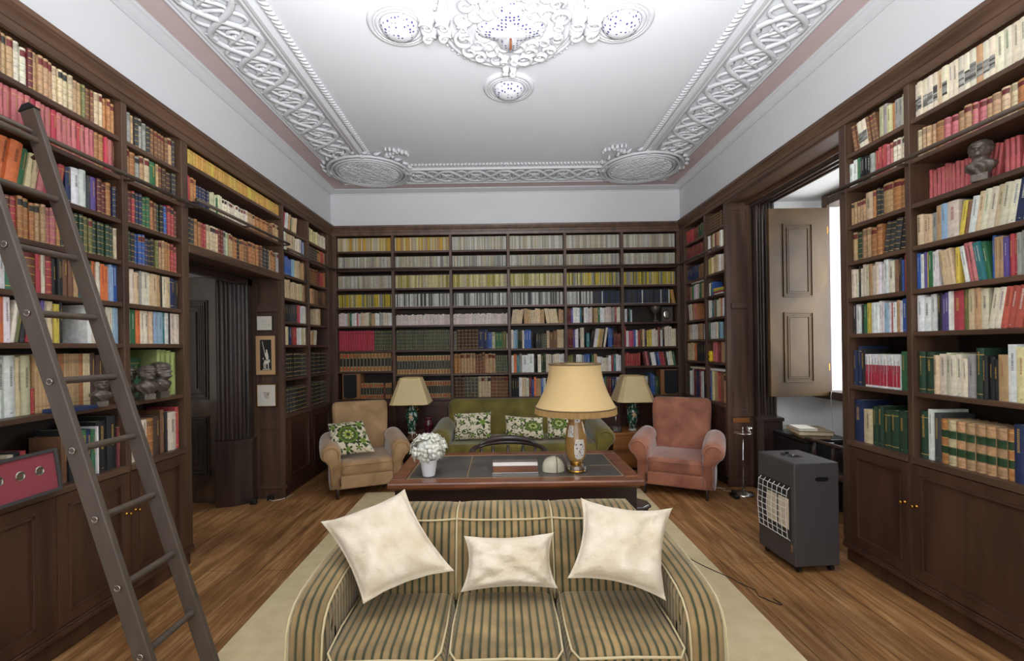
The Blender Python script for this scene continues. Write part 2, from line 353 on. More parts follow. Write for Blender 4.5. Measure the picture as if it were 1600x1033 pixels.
sweep('trim_2', [(-.01, 3.50), (.012, 3.50), (.014, 3.51), (.03, 3.515), (.055, 3.53), (.085, 3.537), (.09, 3.545), (.1, 3.548), (.1, 3.56), (-.01, 3.56)], 'stucco')
sweep('trim_3', [(.1, 3.546), (.28, 3.546), (.28, 3.56), (.1, 3.56)], 'pink', smooth=False)
sweep('trim_4', [(.27, 3.545), (.275, 3.53), (.285, 3.528), (.29, 3.536), (.305, 3.534), (.315, 3.545), (.315, 3.56), (.27, 3.56)], 'stucco')
sweep('trim_5', [(.695, 3.545), (.70, 3.525), (.715, 3.52), (.722, 3.53), (.735, 3.53), (.742, 3.512), (.765, 3.51), (.775, 3.53), (.79, 3.535), (.795, 3.56), (.695, 3.56)], 'stucco')

# stucco strapwork band, bead row, corner cartouches
P = .34
def band_points(fn, side, s0, s1, step=.02):
    n = max(2, int((s1-s0)/step)); out = []
    for i in range(n+1):
        s = s0+(s1-s0)*i/n; t, h = fn(s); d = .505+t; z = 3.537-h
        out.append({'L': (FL+d, 5.0-s, z), 'R': (FR-d, 5.0-s, z), 'B': (.07+s, FB-d, z)}[side])
    return out
m = MB()
def wv(a, ph, per, off=0): return lambda s: (off+a*math.sin(2*PI*(s+ph)/per), .008+.006*math.cos(4*PI*(s+ph)/per))
for side, s0, s1 in (('L', 0, 6.4), ('R', 0, 6.4), ('B', -1.2, 1.2)):
    for ph in (0, P): m.tube(band_points(wv(.155, ph+P/2, 2*P), side, s0, s1), .021, 8, flat=.75, caps=False)
    for ph in (0, P/2): m.tube(band_points(wv(.085, ph, P), side, s0, s1, .014), .013, 6, flat=.9, caps=False)
    k0, k1 = int(s0/P)-1, int(s1/P)+1
    for k in range(k0, k1+1):
        c = k*P
        if not s0+.05 < c < s1-.05: continue
        for off, ra, rb in ((P/2, .075, .16), (0, .06, .05)):
            cc = c+off
            if cc > s1: continue
            pts = []
            for i in range(20):
                a = 2*PI*i/20; s_ = cc+ra*math.cos(a); t = rb*math.sin(a); d = .505+t; z = 3.532
                pts.append({'L': (FL+d, 5.0-s_, z), 'R': (FR-d, 5.0-s_, z), 'B': (.07+s_, FB-d, z)}[side])
            m.tube(pts, .014, 7, closed=True, flat=.8)
        for sg in (-1, 1):                         # leaf at each edge
            pts = [(c-.05, .175), (c, .13), (c+.05, .175)]
            m.tube([{'L': (FL+.505+sg*t, 5.0-s_, 3.534), 'R': (FR-.505-sg*t, 5.0-s_, 3.534), 'B': (.07+s_, FB-.505-sg*t, 3.534)}[side] for s_, t in pts], [.004, .02, .004], 6)
        ctr = {'L': (FL+.505, 5.0-c, 3.53), 'R': (FR-.505, 5.0-c, 3.53), 'B': (.07+c, FB-.505, 3.53)}[side]
        for q in range(5):
            a = q*2*PI/5; m.lathe([(.002, -.012), (.012, -.008), (.014, .004), (.01, .014)], 8, ctr[0]+.016*math.cos(a), ctr[1]+.016*math.sin(a), ctr[2]+.002)
        m.lathe([(.002, -.018), (.009, -.012), (.009, .012)], 8, *ctr)
struct('trim_6', m, 'stucco', smooth=True, fix=False)
m = MB()                                            # row of little leaves beyond the band
def bead(x, y, ang):
    ca, sa = math.cos(ang), math.sin(ang); vs = []
    for i in range(5):
        t = i/4; r = .019*math.sin(PI*(.15+.7*t))
        for j in range(6):
            a = 2*PI*j/6; lx = (t-.5)*.062; ly = r*math.cos(a); vs.append((x+ca*lx-sa*ly, y+sa*lx+ca*ly, 3.54+r*math.sin(a)*.9))
    m.add(vs, [(i*6+j, i*6+(j+1) % 6, (i+1)*6+(j+1) % 6, (i+1)*6+j) for i in range(4) for j in range(6)]+[tuple(range(6)), tuple(range(24, 30))])
for i in range(150):
    y = 4.95-i*.04
    if y > -1: bead(FL+.83, y, R(35)); bead(FR-.83, y, R(145))
for i in range(70):
    x = -1.3+i*.04
    if x < FR-.85: bead(x, FB-.83, R(125) if x < .07 else R(55))
struct('trim_7', m, 'stucco', smooth=True)
def cartouche(cx, cy, sx):
    m = MB()
    def P3(a, r, h=0): return (cx+sx*math.cos(a)*r*.46, cy+math.sin(a)*r*.46, 3.545-h)
    m.lathe([(.40, .0), (.40, -.025), (.37, -.04), (.25, -.055), (.1, -.062), (.002, -.064)][::-1], 40, cx, cy, 3.545)
    for r, w_ in ((.98, .016), (.88, .011), (.78, .012)): m.tube([P3(2*PI*i/40, r, .035+.012*(r < .95)) for i in range(40)], w_, 7, closed=True)
    for k in range(-8, 9):                          # woven lattice
        for dr in (1, -1):
            off = k*.085; hw = math.sqrt(max(0, .72**2-off**2))
            if hw < .08: continue
            pts = []
            for i in range(15):
                t = -hw+2*hw*i/14; px, py = (t+off*dr)*.7071, (off-t*dr)*.7071
                rr = math.hypot(px, py); pts.append((cx+px*.46, cy+py*.46, 3.545-.062+.03*rr*rr-.004*math.sin(t*74+k*PI)))
            m.tube(pts, .0085, 5)
    for k in range(26):                             # scalloped leaf rim
        a = 2*PI*k/26; x0, y0, _ = P3(a, 1.04); x1, y1, _ = P3(a+.13*sx, 1.14)
        m.tube([(x0, y0, 3.53), ((x0+x1)/2, (y0+y1)/2, 3.525), (x1, y1, 3.54)], [.02, .02, .005], 6)
    bx_, by_ = cx+sx*.30, cy-.40                     # leaf spray towards the room
    for dx, dy, r in ((0, 0, .03), (.04, -.03, .024), (.08, -.06, .022), (.12, -.08, .03), (.17, -.07, .026), (.21, -.05, .022), (.10, -.12, .024), (.06, -.14, .018), (.02, -.15, .013), (.15, -.12, .02), (.22, -.01, .018), (.05, .03, .02)):
        m.lathe([(.002, -.028), (r*.7, -.022), (r, -.006), (r, .01)], 9, bx_+sx*dx, by_+dy, 3.54, fn=lambda an, z, q: q*(1+.2*math.sin(3*an)))
    for a in (0.1, PI/2, PI, -PI/2+.1):
        x0, y0, _ = P3(a, .95); m.lathe([(.002, -.05), (.03, -.045), (.045, -.02), (.04, .0)], 10, x0, y0, 3.54)
    return m
struct('trim_8', cartouche(-1.48, 5.2, 1), 'stucco', smooth=True, fix=False)
struct('trim_9', cartouche(1.62, 5.2, -1), 'stucco', smooth=True, fix=False)

# ceiling medallion with satellite rosettes
med = thing('ceiling_medallion', (.085, 2.85, CZ), 'ornate white stucco ceiling medallion with pierced lattice and round rosettes', 'ceiling medallion')
m = MB(); cx, cy = .085, 2.85
m.lathe([(.46, 0), (.46, -.02), (.445, -.034), (.43, -.036), (.42, -.022), (.40, -.022), (.395, -.04), (.38, -.045), (.37, -.03), (.3, -.05), (.15, -.075), (.002, -.08)][::-1], 64, cx, cy, CZ)
m.tube([(cx+.409*math.cos(2*PI*i/64), cy+.409*math.sin(2*PI*i/64), CZ-.024-.006*(i % 2)) for i in range(64)], .011, 6, closed=True)
for k in range(52):
    a = 2*PI*k/52; m.lathe([(.002, -.016), (.011, -.012), (.013, .0)], 6, cx+.474*math.cos(a), cy+.474*math.sin(a), CZ-.004)
child('medallion_disc', m, 'stucco', med, smooth=True, fix=False)
m = MB(); rnd = random.Random(4)
def scroll(x, y, a0, r0, turns, w0, z, sg=1):
    pts = []; ws = []
    for i in range(18):
        t = i/17; r = r0*(1-.82*t); a = a0+sg*turns*2*PI*t
        pts.append((x+math.cos(a)*r, y+math.sin(a)*r, z-.01*math.sin(PI*t))); ws.append(w0*(.4+.6*math.sin(PI*min(1, t*1.2+.1))))
    m.tube(pts, ws, 7)
for q in range(4):
    for sg in (-1, 1):
        A = q*PI/2
        for rr, da, sz in ((.31, .32, .07), (.25, .55, .06), (.34, .66, .05), (.17, .3, .06), (.2, .78, .05)):
            a = A+sg*da; scroll(cx+rr*math.cos(a), cy+rr*math.sin(a), a+PI*.5, sz, 1.3*sg, .016, CZ-.06)
    a = q*PI/2                                       # leafy lobes towards each rosette
    for t, wd in (((.30, .06), (.42, .085), (.52, .09)) if q % 2 == 0 else ((.30, .06), (.44, .045))):
        px, py = cx+t*math.cos(a), cy+t*math.sin(a)
        for sg in (-1, 1):
            qx, qy = px-sg*wd*.6*math.sin(a), py+sg*wd*.6*math.cos(a)
            m.lathe([(.002, -.085), (wd*.3, -.08), (wd*.5, -.06), (wd*.66, -.02), (wd*.66, 0)], 24, qx, qy, CZ, fn=lambda an, z, r: r*(1+.13*math.sin(6*an+z*40)))
        scroll(px-wd*.6*math.sin(a), py+wd*.6*math.cos(a), a, wd*.5, 1.2, .012, CZ-.08)
        scroll(px+wd*.6*math.sin(a), py-wd*.6*math.cos(a), a+PI, wd*.5, -1.2, .012, CZ-.08)
child('scrollwork', m, 'stucco', med, smooth=True, fix=False)
m = MB(); m.lathe([(.19, -.05), (.18, -.07), (.14, -.09), (.07, -.105), (.002, -.11)][::-1], 40, cx, cy, CZ, fn=lambda a, z, r: r*(1+.22*math.cos(4*a)))
child('pierced_lattice', m, 'bluedots', med, smooth=True)
child('pendant_hook', MB().tube([(cx, cy+.02, CZ-.10), (cx, cy+.02, CZ-.15), (cx, cy+.045, CZ-.16)], .008, 8), 'deskwood', med)
for q, dist in ((PI/2, .72), (0, .70), (PI, .70), (-PI/2, .72)):
    rx, ry = cx+dist*math.cos(q), cy+.02+dist*math.sin(q)
    m = MB(); m.lathe([(.2, .0), (.2, -.012), (.19, -.024), (.175, -.028), (.165, -.018), (.15, -.018), (.145, -.03), (.13, -.03), (.12, -.01)][::-1], 48, rx, ry, CZ, cap=False)
    m.tube([(rx+.158*math.cos(2*PI*i/48), ry+.158*math.sin(2*PI*i/48), CZ-.02-.005*(i % 2)) for i in range(48)], .009, 6, closed=True)
    ro = child('rosette', m, 'stucco', med, smooth=True, fix=False)
    d = MB().lathe([(.125, .0), (.122, -.03), (.1, -.06), (.06, -.082), (.02, -.09), (.002, -.09)][::-1], 32, rx, ry, CZ).build('rosette_dome', 'bluedots', smooth=True)
    d.parent = ro

# ------------------------------------------------------------------ bookcases
ROWS = [2.755, 2.53, 2.275, 2.035, 1.79, 1.55, 1.205, .835]
BROWS = {1: [2.767, 2.528, 2.281, 2.036, 1.794, 1.472, 1.203, .84], 6: [2.767, 2.528, 2.281, 2.036, 1.794, 1.472, 1.221, .84]}
for k in (2, 3, 4, 5): BROWS[k] = [2.767, 2.528, 2.281, 2.036, 1.794, 1.472, 1.155, .84]
RROWS = [2.755, 2.53, 2.275, 2.035, 1.79, 1.55, 1.293, .86]
DEPTH = .27
WM = {'L': 'wood', 'R': 'wood', 'B': 'wood'}; SM = {'L': 'woodh', 'R': 'woodh', 'B': 'woodx'}
def panel(mb, wall, u0, u1, z0, z1, d, st=.055, t=.022):
    """framed panel: stiles, rails, recessed field and a bead"""
    wbox(mb, wall, u0, u0+st, d, d+t, z0, z1); wbox(mb, wall, u1-st, u1, d, d+t, z0, z1)
    wbox(mb, wall, u0+st, u1-st, d, d+t, z0, z0+st); wbox(mb, wall, u0+st, u1-st, d, d+t, z1-st, z1)
    wbox(mb, wall, u0+st, u1-st, d, d+t-.012, z0+st, z1-st)
    b = .012
    for a0, a1, c0, c1 in ((u0+st, u0+st+b, z0+st, z1-st), (u1-st-b, u1-st, z0+st, z1-st), (u0+st, u1-st, z0+st, z0+st+b), (u0+st, u1-st, z1-st-b, z1-st)):
        wbox(mb, wall, a0, a1, d, d+t+.004, c0, c1)
def bookcase(name, label, wall, uprights, bays, doors, lower='door', knobs=(), ztop=2.985):
    a, b = uprights[0][0], uprights[-1][1]
    c = wp(wall, (a+b)/2, -.13, 0); t = thing(name, c, label, 'bookcase')
    for u0, u1 in uprights:
        mb = MB(); wbox(mb, wall, u0, u1, -DEPTH, 0, .1, ztop); child('upright', mb, WM[wall], t, bevel=.003)
    mb = MB(); wbox(mb, wall, a, b, -DEPTH-.015, -DEPTH, .1, ztop); child('back_panel', mb, 'back', t)
    mb = MB(); wbox(mb, wall, a, b, -DEPTH, -.01, ztop, ztop+.02); child('top_board', mb, SM[wall], t)
    for u0, u1, rows in bays:
        for i, z in enumerate(rows):
            mb = MB()
            if i == len(rows)-1: wbox(mb, wall, u0-.01, u1+.01, -DEPTH, .012, z-.035, z)
            else: wbox(mb, wall, u0, u1, -DEPTH, -.008, z-.026, z)
            child('shelf', mb, SM[wall], t, bevel=.003)
    mb = MB(); wbox(mb, wall, a, b, -DEPTH, -.02, 0, .1); wbox(mb, wall, a, b, -.04, .014, .10, .125); wbox(mb, wall, a, b, -.04, .008, .125, .14); child('plinth', mb, 'cabinet', t, bevel=.004)
    for u0, u1, kn in doors:
        mb = MB(); panel(mb, wall, u0, u1, .145, rows[-1]-.04, -.016)
        dd = child('cabinet_door' if lower == 'door' else 'cabinet_panel', mb, 'cabinet', t, bevel=.002)
        if kn is not None:
            mb = MB(); x, y, z = wp(wall, kn, .006, .56)
            s = {'L': 1, 'R': -1, 'B': 0}[wall]
            pr = [(.011, 0), (.009, .003), (.004, .006), (.004, .018), (.009, .022), (.011, .028), (.007, .033), (.001, .034)]
            vs = MB().lathe(pr, 14); rot = Matrix.Translation((x, y, z)) @ Matrix.Rotation(R(90*s), 4, 'Y')
            mb.add(vs.v, vs.f, xf=rot); kb = mb.build('knob', 'brass', smooth=True); kb.parent = dd; kb.matrix_parent_inverse = dd.matrix_parent_inverse @ Matrix.Identity(4)
            kb.matrix_parent_inverse = Matrix.Identity(4)
    return t
UPL = [(1.60, 1.66), (2.655, 2.695), (3.15, 3.215)]
bookcase('bookcase', 'tall dark wooden bookcase behind the library ladder, cupboards below', 'L', UPL, [(1.66, 2.655, ROWS), (2.695, 3.15, ROWS)], [(1.68, 2.18, None), (2.235, 2.672, 2.645), (2.68, 3.145, 2.71)])
ladder_case = bpy.data.objects['bookcase']; mb = MB(); wbox(mb, 'L', 2.178, 2.237, -.03, .0, .14, .80); child('door_stile', mb, 'cabinet', ladder_case, bevel=.002)
bookcase('bookcase', 'dark corner bookcase between the framed pictures and the end wall', 'L', [(4.60, 4.63), (5.20, 5.24), (5.80, 5.90)], [(4.63, 5.20, ROWS), (5.24, 5.80, ROWS)], [(4.64, 5.21, None), (5.23, 5.80, None)], 'panel')
bx = [-2.14, -1.405, -.652, .102, .84, 1.582, 2.295]
bookcase('bookcase', 'wide dark bookcase filling the whole end wall behind the green sofa', 'B', [(-2.195, bx[0])]+[(x-.018, x+.018) for x in bx[1:-1]]+[(bx[-1], 2.335)],
         [(bx[i]+(.018 if i else 0), bx[i+1]-(.018 if i < 5 else 0), BROWS[i+1]) for i in range(6)], [(bx[i]+.005, bx[i+1]-.005, None) for i in range(6)], 'panel')
bookcase('bookcase', 'dark corner bookcase behind the rose velvet armchair', 'R', [(4.76, 4.77), (5.20, 5.24), (5.80, 5.90)], [(4.77, 5.20, RROWS), (5.24, 5.80, RROWS)], [(4.77, 5.21, None), (5.23, 5.80, None)], 'panel')
bookcase('bookcase', 'tall dark wooden bookcase behind the gas heater, brass-knobbed cupboards below', 'R', [(1.60, 1.66), (2.595, 2.63), (3.075, 3.135)], [(1.66, 2.595, ROWS), (2.63, 3.075, ROWS)], [(1.70, 2.605, 2.575), (2.62, 3.07, 2.65)])
# shelving over the doorway
t = thing('overdoor_bookshelf', (-2.33, 3.9, 2.2), 'three dark shelves spanning above the doorway, amber books on top', 'bookshelf')
for i, z in enumerate((2.838, 2.575, 2.265)):
    mb = MB()
    if i < 2: wbox(mb, 'L', 3.215, 4.60, -DEPTH, -.008, z-.026, z)
    else:
        wbox(mb, 'L', 3.215, 4.60, -DEPTH, -.004, z-.04, z); wbox(mb, 'L', 3.215, 4.60, -.05, .004, z-.068, z-.02)
    child('shelf', mb, 'woodh', t, bevel=.004)
mb = MB(); wbox(mb, 'L', 3.215, 4.6, -DEPTH-.015, -DEPTH, 2.2, 2.985); child('back_panel', mb, 'back', t)
mb = MB(); wbox(mb, 'L', 3.215, 4.6, -DEPTH, -.01, 2.985, 3.005); child('top_board', mb, 'woodh', t)

# doorway on the left: splayed reeded casing, plinth block, panelled cheek, open door leaf
mb = MB(); mb.box(-2.51, FL, 4.585, 4.6, 0, 2.2)
for z0, z1 in ((.13, .62), (.74, 1.95), (2.0, 2.17)):                      # frames round the fields
    pass
def yframe(mb, x0, x1, z0, z1, y, st, t=.014):
    mb.box(x0, x0+st, y-t, y, z0, z1); mb.box(x1-st, x1, y-t, y, z0, z1); mb.box(x0+st, x1-st, y-t, y, z0, z0+st); mb.box(x0+st, x1-st, y-t, y, z1-st, z1)
yframe(mb, -2.5, FL-.002, .10, .75, 4.585, .045); yframe(mb, -2.5, FL-.002, .75, 1.92, 4.585, .045); yframe(mb, -2.5, FL-.002, 1.92, 2.2, 4.585, .045)
mb.box(-2.45, -2.25, 4.555, 4.585, 1.885, 1.945)
struct('trim_10', mb, 'wood', bevel=.003)
mb = MB(); foot = [(-2.74, 4.36), (-2.60, 4.40), (-2.50, 4.50), (-2.50, 4.60), (-2.74, 4.60)]
mb.prism([(-2.74, 4.33), (-2.585, 4.375), (-2.475, 4.485), (-2.475, 4.584), (-2.74, 4.60)], 'z', 0, .60)
mb.prism([(-2.74, 4.32), (-2.58, 4.365), (-2.465, 4.48), (-2.465, 4.584), (-2.74, 4.60)], 'z', .60, .63)
mb.prism(foot, 'z', .63, 2.33)
for (xa, ya), (xb, yb), n in (((-2.74, 4.36), (-2.60, 4.40), 4), ((-2.60, 4.40), (-2.50, 4.50), 4)):
    for k in range(n):
        f_ = (k+.5)/n; x = xa+(xb-xa)*f_; y = ya+(yb-ya)*f_
        mb.lathe([(.012+.005*(k % 2), .64), (.012+.005*(k % 2), 2.2)], 10, x, y)
mb.box(-2.56, -2.5, 3.215, 4.6, 2.14, 2.33); mb.box(-2.75, -2.5, 3.215, 4.6, 2.235, 2.33); mb.box(-2.6, -2.5, 3.215, 3.3, 0, 2.2)
struct('trim_11', mb, 'ebony', bevel=.003)
d1 = thing('door_1', (-2.75, 4.45, 0), None, None, kind='structure')
mb = MB(); X0, X1, Y0, Y1 = -3.55, -2.725, 4.475, 4.52
mb.box(X0, X1, Y0, Y1, .02, 2.225); child('door_leaf', mb, 'doorwood', d1, bevel=.004)
for z0, z1 in ((1.02, 2.0), (.28, .86)):
    mb = MB()
    for k, (ins, pr) in enumerate(((.0, .014), (.02, .022), (.045, .012), (.06, .018), (.085, .008))):
        yframe(mb, X0+.16+ins, X1-.16-ins, z0+ins, z1-ins, Y0, .014, pr)
    mb.box(X0+.27, X1-.27, Y0-.016, Y0, z0+.11, z1-.11)
    child('door_panel', mb, 'ebony', d1, bevel=.003)
mb = MB().box(-3.6, -2.74, 4.53, 4.62, 0, 3.0); mb.box(-3.9, -3.8, 3.0, 4.7, 0, 3.0); mb.box(-3.9, -2.8, 3.2, 3.3, 0, 3.0); mb.box(-3.9, -2.8, 3.2, 4.62, 2.6, 2.7); struct('wall_passage', mb, 'plaster')

# window recess on the right: panelled cheek, reeded architrave, plinth block, header
mb = MB(); mb.box(FR, 2.62, 4.745, 4.76, 0, 2.965)
yframe(mb, FR+.002, 2.615, .02, .62, 4.745, .05); yframe(mb, FR+.002, 2.615, .62, .76, 4.745, .03); yframe(mb, FR+.002, 2.615, .76, 2.93, 4.745, .05)
mb.box(2.39, 2.57, 4.715, 4.745, 1.86, 1.92); struct('trim_12', mb, 'wood', bevel=.003)
struct('trim_13', MB().box(2.40, 2.57, 4.742, 4.75, .67, .72), 'chestw')
mb = MB(); mb.box(2.62, 2.82, 4.68, 4.76, .72, 2.965)
for k, (x, r) in enumerate(((2.64, .016), (2.67, .01), (2.70, .018), (2.735, .01), (2.765, .016), (2.80, .012))): mb.lathe([(r, .76), (r, 2.96)], 10, x, 4.68)
mb.prism([(2.60, 4.66), (2.65, 4.62), (2.84, 4.62), (2.86, 4.76), (2.60, 4.76)], 'z', 0, .70); mb.prism([(2.59, 4.65), (2.64, 4.605), (2.85, 4.605), (2.87, 4.76), (2.59, 4.76)], 'z', .70, .735)
mb.box(2.62, 2.82, 3.15, 3.22, 0, 2.965)
for x, zz, r in ((2.62, 2.93, .03), (2.66, 2.945, .018), (2.70, 2.935, .026), (2.745, 2.95, .016), (2.785, 2.945, .022)):
    mb.tube([(x, 3.15, zz), (x, 4.74, zz)], r, 10)
mb.box(2.6, 2.82, 3.15, 4.74, 2.945, 2.975)
struct('trim_14', mb, 'ebony', bevel=.002)
mb = MB(); mb.box(FR-.0, 2.62, 3.135, 4.76, 2.965, 3.0); mb.box(FR, FR+.03, 3.135, 4.76, 2.95, 2.985); mb.box(2.56, 2.62, 3.135, 4.745, 2.93, 2.97)
struct('trim_15', mb, 'woodh', bevel=.003)
# corner posts where the bookcases meet
struct('trim_16', MB().box(-2.215, -2.195, 5.89, 5.93, 0, 2.97), 'wood'); struct('trim_17', MB().box(2.335, 2.355, 5.89, 5.93, 0, 2.97), 'wood')

# ------------------------------------------------------------------ ladder rails
def railthing(label, pts, brackets, wall):
    t = thing('ladder_rail', pts[0], label, 'rail')
    child('rail_rod', MB().tube(pts, .0125, 10), 'rail', t, smooth=True)
    for u in brackets:
        mb = MB(); p = Vector(wp(wall, u, 0, pts[0][2])); q = Vector(wp(wall, u, .055, pts[0][2]))
        mb.tube([p+Vector((0, 0, -.012)), q+Vector((0, 0, -.012)), q+Vector((0, 0, .0))], .008, 8); child('rail_bracket', mb, 'rail', t, smooth=True)
    return t
ZR = 2.52
railthing('grey ladder rail crossing the ladder bookcase under its red volumes', [wp('L', 1.6, .055, ZR), wp('L', 3.23, .055, ZR)], [1.63, 2.67, 3.18], 'L')
railthing('thin dark rail in front of the shelves above the doorway', [wp('L', 3.22, .055, 2.572), wp('L', 4.63, .055, 2.572)], [3.24, 3.9, 4.61], 'L')
railthing('short ladder rail on the corner bookcase beside the framed pictures', [wp('L', 4.6, .055, ZR), wp('L', 5.86, .055, ZR)], [4.62, 5.22, 5.84], 'L')
railthing('long ladder rail across the end wall bookcase', [wp('B', -2.14, .055, ZR+.005), wp('B', 2.28, .055, ZR+.005)], [-2.12]+bx[1:-1]+[2.27], 'B')
railthing('short ladder rail on the corner bookcase behind the rose armchair', [wp('R', 4.77, .055, ZR), wp('R', 5.86, .055, ZR)], [4.78, 5.22, 5.84], 'R')
railthing('grey ladder rail crossing the bookcase with the bust', [wp('R', 1.6, .055, ZR), wp('R', 3.17, .055, ZR)], [1.63, 2.61, 3.1], 'R')

# ------------------------------------------------------------------ ladder
LZ = 2.62
def ladder_x(z): return -1.345-.312*z
t = thing('library_ladder', (-1.4, 1.95, 0), 'tall grey-brown wooden library ladder leaning on the rail of a bookcase', 'ladder')
for y in (1.79, 2.085):
    mb = MB(); n = Vector((.954, 0, .298)); ax = Vector((-.298, 0, .954))          # stile: wide face across the slope
    c0 = Vector((ladder_x(0), y, 0)); c1 = Vector((ladder_x(LZ), y, LZ)); hw = .034
    q = lambda p, s, yy: (p.x+n.x*s, yy, p.z+n.z*s)
    a0, a1 = Vector((c0.x, y, .0)), c1
    pts0 = [(a0.x-hw*1.05, y, 0), (a0.x+hw*1.05, y, 0), (a0.x+hw*1.05, y+.028, 0), (a0.x-hw*1.05, y+.028, 0)]
    pts1 = [q(a1, -hw, y), q(a1, hw, y), q(a1, hw, y+.028), q(a1, -hw, y+.028)]
    mb.loft([pts0, pts1]); child('stile', mb, 'ladder', t, bevel=.005)
    mb = MB(); mb.loft([[q(a1+ax*.0, s*hw*1.1, yy) for s, yy in ((-1, y-.003), (1, y-.003), (1, y+.031), (-1, y+.031))], [q(a1+ax*.03, s*hw*.5, yy) for s, yy in ((-1, y+.003), (1, y+.003), (1, y+.025), (-1, y+.025))]])
    child('stile_cap', mb, 'blackmat', t)
    mb = MB(); hx, hz = FL+.055, ZR; cx_ = ladder_x(hz)
    mb.tube([(cx_-.02, y+.014, hz-.12), (hx+.03, y+.014, hz-.10), (hx+.03, y+.014, hz+.01), (hx, y+.014, hz+.028), (hx-.022, y+.014, hz), (hx-.022, y+.014, hz-.03)], .009, 8); child('hook', mb, 'rail', t, smooth=True)
for k in range(9):
    z = .30+.272*k; x = ladder_x(z)
    mb = MB().tube([(x, 1.785, z), (x, 2.117, z)], .0145, 12); rg = child('rung', mb, 'ladder', t, smooth=True, auto=50)
    mb = MB(); mb.tube([(x+.011*math.cos(a), 1.787, z+.011*math.sin(a)) for a in [2*PI*i/14 for i in range(14)]], .003, 6, closed=True); cp = mb.build('rung_ferrule', 'silver', smooth=True); cp.parent = rg

# ------------------------------------------------------------------ cushions
def pillow_mesh(c, thick, pinch=.07, flange=.055, n=44, seed=0, wrinkle=.009, colfn=None, ears=.02):
    """c: corners bl, br, tr, tl (3D). Two-sided pillow with pulled-in edges, soft wrinkles and a sewn flange."""
    c = [Vector(p) for p in c]; nrm = ((c[1]-c[0]).cross(c[3]-c[0])).normalized(); mb = MB()
    def P(u, v, side):
        s, t = 2*u-1, 2*v-1
        s2 = s*(1-pinch*(1-t*t)*(abs(s)**3)); t2 = t*(1-pinch*(1-s*s)*(abs(t)**3))
        U, V = (s2+1)/2, (t2+1)/2
        p = c[0]*(1-U)*(1-V)+c[1]*U*(1-V)+c[2]*U*V+c[3]*(1-U)*V
        si, ti = min(1, abs(s)/(1-flange)), min(1, abs(t)/(1-flange))
        f = max(0, (1-si**3.2)*(1-ti**3.2))**.55
        w_ = noise.noise(Vector((U*5+seed, V*5, side*3)))*wrinkle*2+noise.noise(Vector((U*14+seed, V*14, side*7)))*wrinkle*.6
        for ci, (cu, cv) in enumerate(((0, 0), (1, 0), (1, 1), (0, 1))):
            du, dv = U-cu, V-cv; dd = math.hypot(du, dv); w_ += wrinkle*1.1*math.sin(math.atan2(dv, du)*9+ci*2+seed)*math.exp(-((dd-.28)/.16)**2)
        if f == 0: w_ = (math.sin(U*26+seed)+math.sin(V*29+seed))*.0022
        return p+nrm*(side*(thick/2*f+.0025)+w_*(f if f > 0 else 1)*(1 if side > 0 else .6))
    for side in (1, -1): mb.grid(lambda u, v, side=side: P(u, v, side), n, n, colfn)
    k = (n+1)*(n+1); ring = [i*(n+1) for i in range(n+1)]+[n*(n+1)+j for j in range(1, n+1)]+[i*(n+1)+n for i in range(n-1, -1, -1)]+[j for j in range(n-1, 0, -1)]
    for i in range(len(ring)):
        a, b = ring[i], ring[(i+1) % len(ring)]; mb.f.append([a, b, b+k, a+k]); mb.c.append(colfn(0, 0) if colfn else (1, 1, 1)); mb.m.append(0)
    return mb
def cushion(name, label, corners, thick, m='linen', group=None, **k):
    ctr = sum((Vector(p) for p in corners), Vector())/4
    corners = [Vector(p) for p in corners]; lift = Vector((0, -.018, .018)); corners = [p+lift for p in corners]; ctr = ctr+lift
    mb = pillow_mesh([Vector(p)-ctr for p in corners], thick, **k)
    o = mb.build(name, m, smooth=True, loc=ctr); tag(o, label, 'cushion', group); return o
cushion('cushion', 'large square cream linen cushion tilted on its corner on the striped sofa', [(-.545, 1.765, .50), (-.205, 1.85, .58), (-.45, 2.085, .84), (-.80, 2.0, .73)], .16, seed=1, pinch=.12)
cushion('cushion', 'small oblong cream linen cushion in the middle of the striped sofa', [(-.186, 1.90, .468), (.218, 1.905, .475), (.217, 2.01, .665), (-.178, 2.01, .655)], .12, seed=5, pinch=.14)
cushion('cushion', 'large cream linen cushion against the arm farthest from the ladder', [(.245, 1.81, .565), (.62, 1.775, .49), (.72, 1.965, .78), (.332, 1.99, .82)], .15, seed=9, pinch=.17)
GR = [srgb(c) for c in ('ddd3b6', '6f8a2c', '36451f', 'a0ad45', '4c5c26')]
